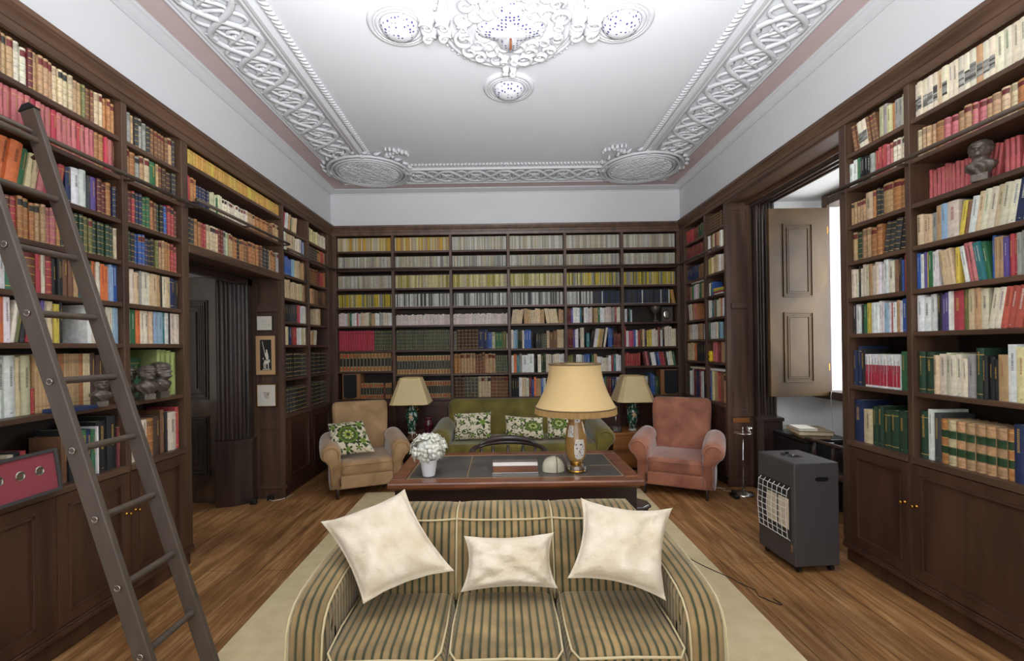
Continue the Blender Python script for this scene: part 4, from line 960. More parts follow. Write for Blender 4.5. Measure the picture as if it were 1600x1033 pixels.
# ashtray stand
t = thing('ashtray_stand', (2.37, 4.50, 0), 'slim chrome floor-standing ashtray between rose armchair and heater', 'ashtray')
put('foot', MB().lathe([(.10, 0), (.10, .008), (.085, .02), (.04, .032), (.012, .05)], 32), 'silver', t, smooth=True)
put('stem', MB().lathe([(.005, .04), (.005, .33), (.012, .337), (.012, .347), (.005, .354), (.005, .60)], 14), 'chrome', t, smooth=True)
put('ash_bowl', MB().lathe([(.012, .585), (.05, .59), (.085, .605), (.09, .615), (.07, .612), (.02, .60)], 32), 'silver', t, smooth=True)
put('handle_spike', MB().lathe([(.008, .60), (.004, .64), (.002, .67)], 10), 'silver', t, smooth=True)
o = MB().lathe([(.02, 0), (.026, .03), (.028, .055), (.025, .055), (.02, .01)], 18).build('tumbler', 'silver', smooth=True, loc=(2.435, 4.50, .612)); tag(o, 'small metal tumbler standing on the rim of the floor ashtray', 'tumbler')

# in the window recess: black case, books on it, wooden elbow chair, dark leather case
t = thing('trunk', (2.87, 4.25, 0), 'black trunk with white catch standing in the window recess', 'trunk')
put('trunk_body', MB().box(-.20, .20, -.25, .25, 0, .60), 'black', t, bevel=.01); put('trunk_lid', MB().box(-.205, .205, -.255, .255, .603, .64), 'black', t, bevel=.01)
put('catch', MB().box(-.02, .03, -.262, -.255, .585, .615), 'white', t)
def flat_book(name, label, x, y, z, w_, d_, h, cov, rz, pg='pages'):
    t = thing(name, (x, y, z), label, 'book', rz, 'books stacked on the trunk')
    put('cover', MB().box(-w_/2, w_/2, -d_/2, d_/2, 0, .004).box(-w_/2, w_/2, -d_/2, d_/2, h-.004, h).box(w_/2-.004, w_/2, -d_/2, d_/2, 0, h), cov, t); put('page_block', MB().box(-w_/2+.003, w_/2-.004, -d_/2+.004, d_/2-.004, .004, h-.004), pg, t)
flat_book('book', 'brown hardback at the bottom of the stack on the trunk', 2.80, 4.15, .64, .22, .28, .035, 'spk', -12)
flat_book('book', 'large olive-grey book with cream pages, second in the stack on trunk', 2.79, 4.15, .675, .27, .33, .036, 'trimd', -14)
flat_book('book', 'small white paperback on top of the stack on the trunk', 2.72, 4.13, .711, .15, .21, .022, 'paper', -10, 'paper')
t = thing('elbow_chair', (2.86, 3.72, 0), 'dark wooden elbow chair in the window recess behind the heater', 'chair')
put('seat', rbox(-.24, .24, -.22, .22, .40, .45, .02), 'ebony', t, smooth=True)
pts = [(-.27+.02*math.cos(k), -.2+.06*k, .665+.01*math.sin(k)) for k in range(8)]
put('arm', MB().tube([(-.25, .2, .67), (-.27, .0, .68), (-.24, -.2, .675), (-.2, -.26, .665)], [.02, .02, .022, .014], 10, flat=.7), 'desk_dark', t, smooth=True)
put('arm', MB().tube([(-.2, -.26, .665), (0, -.3, .67), (.2, -.26, .67), (.27, -.1, .67)], [.014, .02, .02, .016], 10, flat=.7), 'desk_dark', t, smooth=True)
for x, y in ((-.24, .12), (-.24, -.1), (0, -.28), (.2, -.24)): put('spindle', MB().tube([(x*.9, y*.8, .44), (x, y, .56), (x, y, .67)], [.012, .017, .012], 8), 'desk_dark', t, smooth=True)
for x in (-.2, .2):
    for y in (-.18, .18): put('leg', MB().tube([(x*1.1, y*1.1, 0), (x, y, .42)], [.013, .02], 10), 'ebony', t, smooth=True)
o = rbox(-.07, .07, -.10, .10, 0, .17, .03).build('leather_case', 'black', smooth=True, loc=(2.79, 3.62, .45)); tag(o, 'black leather case on the elbow chair in the window recess', 'case')

# shutter
t = thing('window_shutter', (3.22, 4.50, .965), 'tall faded wooden window shutter with two raised panels, folded open', 'shutter')
m = MB(); m.box(-.575, 0, -.02, .018, 0, 1.855); put('shutter_leaf', m, 'shutter', t, bevel=.003)
for z0, z1 in ((.14, .83), (.98, 1.70)):
    m = MB()
    for ins, pr in ((0, .012), (.018, .004), (.036, .010)): yframe(m, -.44+ins, -.15-ins, z0+ins, z1-ins, -.02, .012, pr)
    m.box(-.385, -.205, -.026, -.018, z0+.055, z1-.055); put('raised_panel', m, 'shutter', t, bevel=.003)
for z in (.25, 1.6): put('hinge', MB().lathe([(.008, z), (.008, z+.07)], 10), 'brass', t, (.006, -.01, 0))
# white cord hanging from the sill
pts = [(3.20, 4.42, 1.02), (3.19, 4.42, .98), (3.2, 4.43, .85), (3.215, 4.44, .7), (3.20, 4.44, .5), (3.18, 4.44, .1), (3.1, 4.42, .004)]
o = MB().tube(pts, .003, 6).build('power_cord', 'cablew', smooth=True); tag(o, 'thin white cord hanging below the window sill', 'cord')

# ------------------------------------------------------------------ busts
def bust(loc, h, rz, label, sc=1, beard=0, group='bronze busts'):
    t = thing('bust', loc, label, 'bust', rz, group); s = h/.19
    put('pedestal', MB().box(-.030*s, .030*s, -.027*s, .027*s, 0, .036*s), 'bronze', t, bevel=.004)
    n = 36; loops = []                                                 # chest, neck and head as one lofted body; faces -y
    Z = [(.028, .022, .022, 0), (.045, .036, .030, 0), (.06, .049, .037, 0), (.074, .056, .040, 0), (.085, .053, .037, .0), (.093, .040, .033, .0), (.099, .031, .031, 0), (.107, .027, .031, -.002), (.114, .027, .034, -.005), (.122, .029, .039, -.005), (.13, .031, .041, -.004), (.14, .033, .043, -.002), (.15, .035, .044, 0), (.16, .036, .045, .001), (.17, .035, .043, .002), (.18, .030, .036, .003), (.188, .020, .024, .004), (.193, .004, .005, .004)]
    zz = []
    for i in range(len(Z)-1):
        for q in range(3): zz.append([Z[i][c]*(1-q/3)+Z[i+1][c]*q/3 for c in range(4)])
    zz.append(list(Z[-1]))
    for z, rx, ry, oy in zz:
        lp = []
        for j in range(n):
            a = 2*PI*j/n; x, y = rx*math.cos(a), ry*math.sin(a)+oy; f = (a-1.5*PI+PI) % (2*PI)-PI      # f=0 front
            g = lambda fc, zc, fw, zw, amp: amp*math.exp(-((f-fc)/fw)**2-((z-zc)/zw)**2)
            k = g(0, .140, .16, .007, .012)+g(0, .148, .12, .01, .006)+g(0, .118, .35, .006, .006)+g(0, .128, .3, .003, .003)
            k += g(.42, .157, .28, .004, .005)+g(-.42, .157, .28, .004, .005)-g(.4, .149, .18, .004, .005)-g(-.4, .149, .18, .004, .005)
            k += g(1.6, .145, .14, .009, .006)+g(-1.6, .145, .14, .009, .006)
            if z > .118 and (abs(f) > 1.2 or z > .166): k += .006*noise.noise(Vector((x*95, y*95, z*100)))+.004
            if beard: k += g(0, .112, .8, .012, .012)
            if z < .09: k += .004*math.sin(f*7+z*90)
            if z > .1: k *= 1.35
            y -= k*math.cos(f); x += k*math.sin(f)
            lp.append((x*s, y*s, z*s))
        loops.append(lp)
    m = MB(); m.loft(loops); put('head_and_shoulders', m, 'bronze', t, smooth=True); return t
bust((-2.17, 2.46, 1.206), .165, 60, 'weathered small bust beside brown volumes, glimpsed between ladder stiles')
bust((-2.275, 2.762, 1.206), .205, 60, 'dark bronze bust partly cut off by the bookcase upright')
bust((-2.165, 2.775, 1.206), .21, 70, 'dark bronze bust in the middle of the row of three')
bust((-2.165, 2.885, 1.206), .225, 90, 'largest dark bronze bust, next to the tall light green volumes', beard=1)
bust((2.372, 2.24, 2.276),   .20, -62, 'grey bronze bust standing before the bright red volumes')

# ------------------------------------------------------------------ framed things
def framed(name, label, x0, x1, z0, z1, y, fr, fm, mm, art=None, tt=.012):
    t = thing(name, ((x0+x1)/2, y, (z0+z1)/2), label, 'picture', group='pictures on the panelled pier'); hw, hh = (x1-x0)/2, (z1-z0)/2
    m = MB(); yframe(m, -hw, hw, -hh, hh, 0, fr, tt); put('frame', m, fm, t, bevel=.002)
    put('mount', MB().box(-hw+fr*.6, hw-fr*.6, -.006, 0, -hh+fr*.6, hh-fr*.6), mm, t)
    return t
t = framed('picture', 'small pale print in a thin dark frame, topmost on the pier', -2.462, -2.292, 1.69, 1.85, 4.572, .010, 'ebony', 'paper')
m = MB(); rnd = random.Random(8)
for k in range(16):
    x, z = rnd.uniform(-.045, .045), rnd.uniform(-.04, .03); m.tube([(x, -.0065, z), (x+.018, -.0065, z+rnd.uniform(-.012, .012))], .0007, 4)
put('faint_drawing', m, 'trimd', t)
t = framed('picture', 'sand-mounted print of a white lance-bearing rider on black', -2.475, -2.265, 1.245, 1.65, 4.572, .008, 'cabinet', 'mount')
put('black_field', MB().box(-.055, .057, -.0085, -.006, -.15, .155), 'ink', t)
m = MB(); Q = lambda pts, y=-.0105: m.loft([[(x, y, z) for x, z in pts], [(x, -.0085, z) for x, z in pts]])
Q([(-.02, -.02), (-.03, -.035), (-.024, -.045), (-.012, -.03), (0, -.05), (.03, -.05), (.042, -.04), (.044, -.075), (.036, -.07), (.032, -.06), (.03, -.09), (.032, -.135), (.024, -.135), (.022, -.1), (.015, -.085), (.005, -.085), (.004, -.135), (-.004, -.135), (-.004, -.09), (-.012, -.085), (-.012, -.13), (-.02, -.13), (-.02, -.08), (-.012, -.06), (-.014, -.04)])
Q([(.0, -.05), (.004, -.01), (-.002, .012), (.004, .03), (.012, .04), (.02, .03), (.026, .01), (.03, -.02), (.026, -.05)])
Q([(-.034, .14), (-.030, .14), (.004, -.02), (-.002, -.02)]); Q([(.004, .038), (.006, .055), (.014, .058), (.018, .05), (.018, .036)]); Q([(-.03, -.145), (.045, -.145), (.045, -.138), (-.03, -.138)])
put('white_rider', m, 'paper', t)
t = framed('picture', 'ivory-mounted print with a tiny sketch, lowest on the pier', -2.468, -2.268, .93, 1.16, 4.572, .009, 'brass', 'paper')
m = MB()
for k in range(7): m.box(-.03+.003*k, .026-.004*(k % 3), -.0075, -.006, .012-.007*k, .015-.007*k)
m.box(-.034, .03, -.0078, -.006, .024, .029); m.box(.01, .024, -.0078, -.006, .004, .018); put('tiny_sketch', m, 'trimd', t)
# red mount of medals leaning on the lower shelf
t = thing('medal_frame', (-2.155, 2.0, .836), 'grey frame with three silver medals on red, leaning below the books', 'frame'); t.rotation_euler = (0, R(-8), 0)
m = MB()
for a, b, c, d in ((-.235, -.22, 0, .205), (.20, .215, 0, .205), (-.22, .20, 0, .015), (-.22, .20, .19, .205)): m.box(-.006, .014, a, b, c, d)
put('frame', m, 'graphite', t, bevel=.002); put('red_mount', MB().box(-.004, .004, -.222, .202, .012, .193), 'redmat', t)
for y in (-.06, .03, .115):
    v = MB().lathe([(.021, 0), (.022, .002), (.018, .004), (.016, .003), (.001, .005)], 20); m = MB(); m.add(v.v, v.f, xf=Matrix.Translation((.004, y+.01, .115)) @ Matrix.Rotation(R(90), 4, 'Y')); put('medal', m, 'silver', t, smooth=True, auto=40)

# objects on the end wall shelves
for x, lab in ((-1.985, 'black-fronted wooden loudspeaker at the ladder-side end of the bottom shelf'), (2.2, 'black-fronted wooden loudspeaker on the end wall shelf behind the rose armchair')):
    t = thing('loudspeaker', (x, 5.94, .841), lab, 'loudspeaker')
    put('cabinet', MB().box(-.105 if x < 0 else -.13, .13 if x < 0 else .09, 0, .2, 0, .33), 'spk', t, bevel=.004)
    m = MB(); m.prism([(-.085, .32), (.085, .32), (.085, .03), (.05, .012), (-.05, .012), (-.085, .03)], 'y', -.012, .0); put('grille', m, 'blackmat', t, bevel=.004)
    put('badge', MB().box(-.03, .03, -.014, -.012, .318, .325), 'silver', t)
t = thing('goblet', (2.03, 6.0, 1.794), 'pewter goblet on the end wall shelf with few books', 'goblet')
put('goblet_body', MB().lathe([(.04, 0), (.04, .01), (.015, .03), (.012, .10), (.03, .12), (.058, .16), (.062, .2), (.055, .215), (.05, .19), (.01, .14)], 28), 'bronze', t, smooth=True)
t = thing('plaque', (2.2, 6.05, 1.794), 'small grey framed relief plaque beside the goblet', 'plaque')
m = MB(); yframe(m, -.075, .075, 0, .2, 0, .015, .015); put('frame', m, 'graphite', t, bevel=.002); put('relief', MB().box(-.065, .065, -.004, .0, .01, .19), 'bronze', t)
v = MB().lathe([(.05, 0), (.045, .006), (.03, .009), (.002, .012)], 20, sy=1.3); m = MB(); m.add(v.v, v.f, xf=Matrix.Translation((0, -.004, .1)) @ Matrix.Rotation(R(90), 4, 'X')); put('relief_oval', m, 'silver', t, smooth=True)
t = thing('toy_figure', (2.365, 5.14, 1.293), 'small yellow toy figure on the corner shelf behind rose armchair', 'toy')
put('toy_body', MB().lathe([(.02, 0), (.03, .03), (.02, .055), (.028, .07), (.03, .1), (.02, .12), (.002, .125)], 16), 'yellow', t, smooth=True)

# cables and sockets on the floor
o = MB().tube([(2.10, 4.74, .01), (2.2, 4.70, .008), (2.27, 4.66, .01), (2.22, 4.60, .012), (2.24, 4.52, .03), (2.24, 4.46, .045)], .004, 6).build('power_cord', 'cablew', smooth=True); tag(o, 'white cord curling out behind the rose armchair', 'cord')
t = thing('socket_block', (2.24, 4.42, .001), 'black extension socket block on the floor by the rose armchair', 'socket'); put('block', rbox(-.025, .025, -.06, .06, 0, .035, .008), 'black', t, smooth=True); put('plug', rbox(-.018, .018, -.02, .03, .035, .07, .008), 'black', t, smooth=True)
o = MB().tube([(1.05+.42*(i/30)+.06*math.sin(i/30*7), 4.0-1.25*(i/30), .0155 if 1.05+.42*(i/30)+.06*math.sin(i/30*7) < 1.43 else .006) for i in range(31)]+[(1.47+.06*math.sin(i/12*PI)*1.3+.05*i/12, 2.72-.16*math.sin(i/12*PI)+.06*i/12, .006) for i in range(1, 10)], .0025, 6).build('power_cord', 'cable', smooth=True); tag(o, 'thin black cable trailing off the edge of the beige carpet', 'cord')
for x, y, lab in ((-2.44, 4.43, 'black plug lying against the plinth block by the doorway'), (-2.33, 4.545, 'black plug at the foot of the panelled pier')):
    o = rbox(-.03, .03, -.025, .025, 0, .05, .01).build('plug', 'black', smooth=True, loc=(x, y, .001)); tag(o, lab, 'plug')
o = MB().tube([(-2.33, 4.52, .01), (-2.28, 4.50, .006), (-2.22, 4.55, .006), (-2.17, 4.70, .006)], .004, 6).build('power_cord', 'cablew', smooth=True); tag(o, 'white cord on the floor under the framed pictures', 'cord')

# ------------------------------------------------------------------ books
HEX = dict(aa='d8ae3c', rs='cf5a58', ta='c49a66', ro='c2543c', lt='dcc193', cr='e6d9bc', wh='ecebe6', be='cbbf9f', ob='b8763a', br='7d5233', db='4e3428', mr='742a2c', rd='b5323a', cs='c02a42', sl='c9696a', pk='d0456c',
           om='e87420', yl='dfc32c', am='d9a13a', py='dfd395', yg='b5a540', gr='2f7045', dg='25452f', lg='a3b25c', ol='74723a', te='2a7f86', bl='2f5fae', nv='22325a', lb='93b6cf', pu='64509a',
           gy='a09d93', bk='212123', dk='3c3d3f', gm='c9c89c', pp='ddcdc2', lf='d4cdb8', wt='d9d7cc', mb='b9b09a')
NAME = dict(aa='golden', rs='bright red', ta='tan', ro='brick red', lt='light tan', cr='cream', wh='white', be='beige', ob='orange-brown', br='brown', db='dark brown', mr='maroon', rd='red', cs='crimson', sl='faded red', pk='pink', om='bright orange', yl='yellow',
            am='amber', py='pale yellow', yg='olive-yellow', gr='green', dg='dark green', lg='light green', ol='olive', te='teal', bl='blue', nv='navy', lb='light blue', pu='purple', gy='grey', bk='black', dk='charcoal', gm='mottled cream', pp='pinkish', lf='putty', wt='off-white', mb='stone-grey')
ORD = ['', 'first', 'second', 'third', 'fourth', 'fifth', 'sixth', 'seventh', 'eighth', 'ninth', 'tenth', 'eleventh', 'twelfth', 'thirteenth', 'fourteenth', 'fifteenth', 'sixteenth', 'seventeenth', 'eighteenth', 'nineteenth']
for tn, w_ in ((20, 'twenty'), (30, 'thirty'), (40, 'forty'), (50, 'fifty'), (60, 'sixty')):
    ORD.append({'twenty': 'twentieth', 'thirty': 'thirtieth', 'forty': 'fortieth', 'fifty': 'fiftieth', 'sixty': 'sixtieth'}[w_]); ORD += [w_+'-'+ORD[i] for i in range(1, 10)]
STY = dict(i='picture-spined paperback', c='cloth book', l='leather book', g='green-banded leather book', p='paperback', t='black-banded law volume', m='magazine', q='boxed set volume', v='volume')
BROW = ['top', 'second', 'third', 'fourth', 'fifth', 'sixth', 'seventh', 'bottom']
import re
RX = re.compile(r'^([clptgmqvi])([a-z]{2})(\d+)((?:[hw]\d+|[/\\])*)$')
# (wall, u-left, u-right as seen, shelf heights, phrase, rows); h cm, w mm; / and \ lean
SH = []
def S(wall, ul, ur, zs, phrase, rows, mag=()): SH.append((wall, ul, ur, zs, phrase, rows))
S('L', 1.665, 2.652, ROWS, 'in the ladder bay', [
 'h19 w27 lta4 lob2 lgm7h20 lgy1 lta3h21 lcr2 lmr1h19 lta4h21 llt4 lta2 lol1h19 lbr2 llt2 lob3',
 'h20 w24 csl6 cpk1 ccs2 csl4 crd1 csl5 ccs1 csl3 ccs1 csl4 crd1 csl3 lob2 ccs1 csl1 cmr1',
 'h19 w32 crd6 ccr3 cwh2 com1w44/h22 com1h22w56/ cgr1h20/ clt2h19/ csl1/ crd3h18/ _ cnv1 cwh2h21w45 cdk1w22 cpu1h20w40 lmr2 lob1 lnv1w24 lob1',
 'h19 w26 lrd5 lob2 lta1 lrd3 lob2 lmr3h20 lrd1 lob3 lta2 lsl2 lob1 ldg5h20w25 lol2 ldg4 ldg1 llt1',
 'h21 w27 pcr3 lbr3 ccr2 cwh3 clt1 pwh1 cgr2h23w36 lbr1w46 crd1w26 ccr1w26 lrd1 cbk3h19w17 cbr2 cta1 cte1w34 cdg1 com1 ccr1 pom2 plb2w14 pbl1',
 'h22 w24 pwh4w38 pbk1w12 pwh3w34 cbk1w10 pcr2 prd1 pom1w20 pwh1 ccr1w24/ col1h20w26/ cbk1/ prd1h19w30/ cbk1w14 cpu1 pcr1 clt1 pyl1h19 cbk1w18 _ pwh1 pcr3h20 cbk1w12 pcr2 plb2w17',
 'h29 w44 clf6 cwt6w44 clt1w30 cgm1 crd1h12w20 vta6w19 vob3w15 vta6w15 vob2w13 vlt3w15 cdb3 _',
 'h19 w26 cgr2 crd2 ccr2 cbl1 cgr2 crd1h17 cbk1 cbl1 cwh1 ccr1h20 cdg1 cte1 cta1 ccr1 cbk1 crd1 _ cbr1h25w36 cbk1h28w52 ccr1h26w22 cgr1h27w34 cnv1h27w26 cgr1h25w28 cwh1h26w10 cbk2h30w54 cmr1h22w20'])
S('L', 2.698, 3.147, ROWS, 'in the narrow bay beside the doorway', [
 'h19 w34 lgy2 lta1 ldk1 lgy2 ldk1 lbr5h18 lta1 ldk1',
 'h19 w36 lta1h20w50 lob1 lgy1h17 lta1 llt1 cgr1h20w40 lta1w26 lbr1 ldb2 ldk1',
 'h20 w33 lmr2 lrd1 lnv2 lgr1 lgr1 lob1 lbr1 ldg1 lbk1 lbl1 lrd2 lmr1',
 'h19 w30 ldg2 lbk1 lbl3 lnv1 lbk2 lol1 lta2 lob2 lrd2',
 'h21 w30 ccr2 clt1 cgy1w14 pcr1w62 plt1w40 cta1 cbk1w12 pcr1 plt1 cnv1w40 cbk1w26',
 'h23 w30 pcr1 pgr1w38 pom1 ccr2 clt1 plb2 pte1w20 pwh1 cbk1w14 pcr2w36',
 'h20 w36 lob1 lta1 ldg1w60 lob1 cgr1h27w90 clg4h30w37',
 'h24 w30 ccr1w46 cbl1w24 ccr1 lob1w40 cdb1h27w34 cbr1h27w26 cbk1h27w18 ccr1h27w44 crd1h28w26'])
S('L', 3.22, 4.595, [2.838, 2.575, 2.265], 'on the shelves over the doorway', [
 'h14 w28 vam1w40 vaa3 vam4 vaa2 vyl1 vam7 vaa4 vam5 vyl2 vaa3 vam6 vaa4 vam4',
 'h17 w28 ccs2h19 lob2h19 lnv5h15 cgm3h15 cgr1h14 cgm2 lcr12h15 lta4h15 lob8h15 lbr3h15 lta4',
 'h20 w30 ldk1 lbk1 ldk1 lob2 lrd2 llt4 lmr2 lgy1 lgm1 lta2 lob2 lbk1 lob2 lbr2 lob5 lbr2 ldk4 lta1 lob2 lbr1 lgy2'])
S('L', 4.635, 5.195, ROWS, 'in the corner bay beside the framed pictures', [
 'h18 w30 plt2 crd1/ pwh2/ pta2/ pol1 plt3/ _', 'h19 w30 pwh2 plt5 pcr3 pwh1 cpu1 clb1', 'h19 w30 cbl6 clb2 plt3 pta3 cbr1', 'h19 w30 plt9 ppy2 pta2',
 'h19 w30 cbk4 cdk4 crd1 cpk1 pwh2 pcr1', 'h19 w30 pcr2 ppy1 pnv2 cmr1 prd2 pwh3 ppy2 pcr1', 'h26 w33 lbk9 ldk3', 'h26 w33 ldk6 lbk6'])
S('L', 5.245, 5.795, ROWS, 'in the corner bay next to the end wall', [
 'h16 w27 ppy8 pcr6', 'h18 w30 ldk7 lob2 crd2 pta1', 'h18 w30 lbr6 lmr2 crd2 lob1', 'h18 w30 plt2 com1 pta1 cbr3 cdb3 cbr2', 'h20 w30 pcr1/ _ clt2w60 cta1w50 _', 'h17 w30 plt3/ pta2/ pcr3/ _ cdb1', 'h26 w34 lbk12', 'h26 w34 lbk7 ldk4'])
MAG = {1: ['mam', 'mgy', 'mbe', 'myl'], 2: ['mam', 'mgy', 'mpy', 'mwh'], 3: ['mbe', 'mgy', 'mpy', 'mwh'], 4: ['mbe', 'mgy', 'mpy', 'mwh'], 5: ['mbe', 'mgy', 'myl', 'mwh'], 6: ['mbe', 'mbe', 'myl', 'mbk']}
BK = {1: ['h17 w26 ppp3 pwh2 pta1 pgr1 pwh3 psl1 pwh1 plt2 pcr3 pol1 pta2 pwh2 pgy2 pcr3 pwh2', 'h26 w32 vcs15 ldg9w28', 'h24 w36 tbk6 tdk9 cmr1w16', '_235 tbk5h20w34 tbr1h20 tbk4h20 cmr1h20 tbr2h20 tbk1h20 _20'],
      2: ['h14 w16 ppp44', 'h26 w30 ldg24', 'h24 w38 tdk19', 'h22 w34 tbk22'],
      3: ['h14 w16 ppp44', 'h25 w34 ldk1 ldb6h26 cnv2h25w44 cbl1h23w44 lgm1h22w34 cgr2h22 col1h22w40 pcr1h19w14', 'h26 w36 lob2 lta5 lbr3 lta3w40 ldg5h23w30', 'h27 w34 ldb3 lbk4 llt4w30 lbr5'],
      4: ['h19 w32 plt5/ pta3 plt4 pta2 plt5\\ pta2', 'h24 w24 pcr1h26 clb2 cdg1h25 cbk1 ccr1 pbl1w18 pbl2w30 cbk1w14 _40 cdk3h19 ldg2h20 clt1 cbr2h22w38 clt3', 'h24 w26 pwh1 pom1w34 pte1 cgy1 pwh2w60 cbk1 _20 pcr1w44h23 cdg2 ccr2 cgy1 pcr3 cwh2', 'h24 w24 cbk3 pwh1 plt2 pcr1 cmr1 cbl1 pom1 cta2 pbl1 cwh1 cbk1 cmr1 pbl1 pgr1 pnv1 pcr2 cta1'],
      5: ['h20 w20 cmr2 ppu1 pwh3 pte1 cbk1 pwh2 ppp2 cbr1 pta2 pgr1 pwh2 ppp3 pgy2 prd1 pcr2', 'h25 w22 cmr3 cpu1 pwh2 cbk1 pcr2 _30 pte1w40h18 cbk2/ pwh2/ pyl1/ pta2/ cbk1/ pcr1/ pbl2 cnv1 cmr2h18 cmr2h18', 'h22 w24 col2 cbk1 pwh2 cgy1 pbl2 _20 cgr1 pta1 pwh2h19 pcr2h17 pwh1 crd1 pte1 pwh2', 'h24 w24 cbk2 pnv1 pom2 cbk2 pwh1 pbl2 crd1 pcr2 cta2 pbl1 cgr1 cmr2 pnv2 pwh2'],
      6: ['h17 w16 pgr1 pwh2 cbk2 pte1 pwh1 _', 'h22 w24 crd1h26 pwh1 cpk1w50 cbl1 pwh1 crd1 cbr1 plt1 cnv1 pyl2 pwh1 pcr2 cmr1h26 pwh1 cbk1 pcr3h26 pcr2', 'h18 w22 crd7h17 _25 cmr1\\ csl1\\ cbk1\\ pwh2\\ pnv1\\ pbl1\\ crd2\\ cbk1\\ pwh1\\ pcr1\\ pgr1\\', 'h24 w24 pnv2 cbk1 pte1 pcr1 cnv1 pbl1 pom1w34 pwh1 cbk1 cbl2h27 cdg1h24w46 _225']}
rnd = random.Random(11)
for k in range(1, 7):
    rows = []
    for i, mg in enumerate(MAG[k]):
        mix = {'mam': ['aa', 'am', 'ta', 'cr', 'py', 'be', 'lt'], 'mgy': ['mb', 'gy', 'wt', 'be'], 'mbe': ['be', 'mb', 'lf', 'wt'], 'mpy': ['py', 'yg', 'py', 'be'], 'myl': ['yl', 'yl', 'ol', 'py', 'gy'], 'mwh': ['wh', 'wt', 'gy', 'dk'], 'mbk': ['nv', 'dk', 'bk', 'dk']}[mg]
        if k == 6 and mg == 'mbk': rows.append('h18 w14 '+' '.join('m%s1' % rnd.choice(mix+(['wh'] if rnd.random() < .3 else [])) for _ in range(40))+' mam1\\ mta1\\ mam1\\'); continue
        if k == 5 and i == 3: rows.append('h17 w15 '+' '.join('m%s1' % (rnd.choice(mix) if q < 24 else rnd.choice(['bk', 'dk', 'nv', 'nv', 'wh'] if q > 28 else ['dk'])) for q in range(47))); continue
        rows.append(('h%d w15 ' % (18 if i == 0 else 17))+' '.join('m%s1' % rnd.choice(mix) for _ in range(46)))
    a, b = bx[k-1]+(.02 if k > 1 else .005), bx[k]-(.02 if k < 6 else .005)
    S('B', a, b, BROWS[k], 'in the %s bay of the end wall' % ORD[k], rows+BK[k])
S('R', 5.795, 5.245, RROWS, 'in the corner bay nearest the end wall behind the rose armchair', [
 'h16 w30 crd5 cmr3 cdg3 col2', 'h17 w30 cmr13', 'h17 w30 cnv8 cbr5', 'h18 w30 cmr1 pnv1 pta1 cgr1 pwh2 ppp2 pgr1 pta2 plb1', 'h20 w28 cdk1\\ pcr3\\ pta2\\ csl2\\ cob1\\ _', 'h18 w26 pta1 pcr2 pwh3 ppp1 cgr1 pta2 cbr1 pwh2', 'h21 w32 plt4 pom1 cbk4 cnv1 pcr1', 'h32 w26 cdg1 pwh2 ppp1 cmr2 cnv2 crd1 pwh2 cbk3'])
S('R', 5.195, 4.775, RROWS, 'in the corner bay beside the window cheek', [
 'h17 w40 ldb10', 'h19 w28 pwh2 cbr1 ppy2 cmr1 pta2 pwh2 pcr3', 'h19 w28 ppy1 pyl1 plt5 pwh1 pcr3 pta1', 'h15 w24 pwh2 pgr1 cbl1 _ cpk1 cpu1', 'h19 w26 pwh2 pte2 psl1 pgr1 pcr3 pom1 pwh2 pbl2', 'h18 w26 pgr1 pwh4 pcr2 pte1 plb2 cbk1 pwh2', 'h24 w26 _80 csl2 cpk1 cmr2 pta2 clb1 ppu1', 'h33 w30 cbl1w44 ppy1 cta2w40 crd2 cbr2 lta3'])
S('R', 3.072, 2.633, ROWS, 'in the narrow bay beside the window recess', [
 'h21 w34 lbr2\\ icr1\\w40 icr1w50\\ lbr3\\ pgm1 pgy1 ppy1h18 cob1h18 pgy2h18 pgm1h18', 'h17 w26 pwh2 cgr1 pbk4h17w22 cgy1w34 crd2 crd1w36 lsl2 lcr4', 'h18 w34 lta5w24h15 clt1h18w62 lob1 lbk2w28 lta1w64h19 lob2w50', 'h19 w38 lta1 ldg1 lta2 lob2 ldk3h20/ lbk2h20/ _',
 'h20 w22 pcr2 cbk1 pcr3 pta1 pcr2 pwh2 pwh1w36 pcr1w44 cbr1h19 cbk1 pbl1w14 crd1w44h21', 'h19 w24 pdk1 pwh2 cbk1 pgr1 pyl2 pwh4w28 plb1 pwh1 crd1w20 pwh1 pta1 pwh1 pbl1w36 cbk1', 'h25 w24 cnv1w34 cnv1 cbk1 qwh11h21w19 cgr1h22w30 pbk1h22w30', 'h25 w34 cnv1h27w50 plt1h22w50 cdg5h25w40 cdg1'])
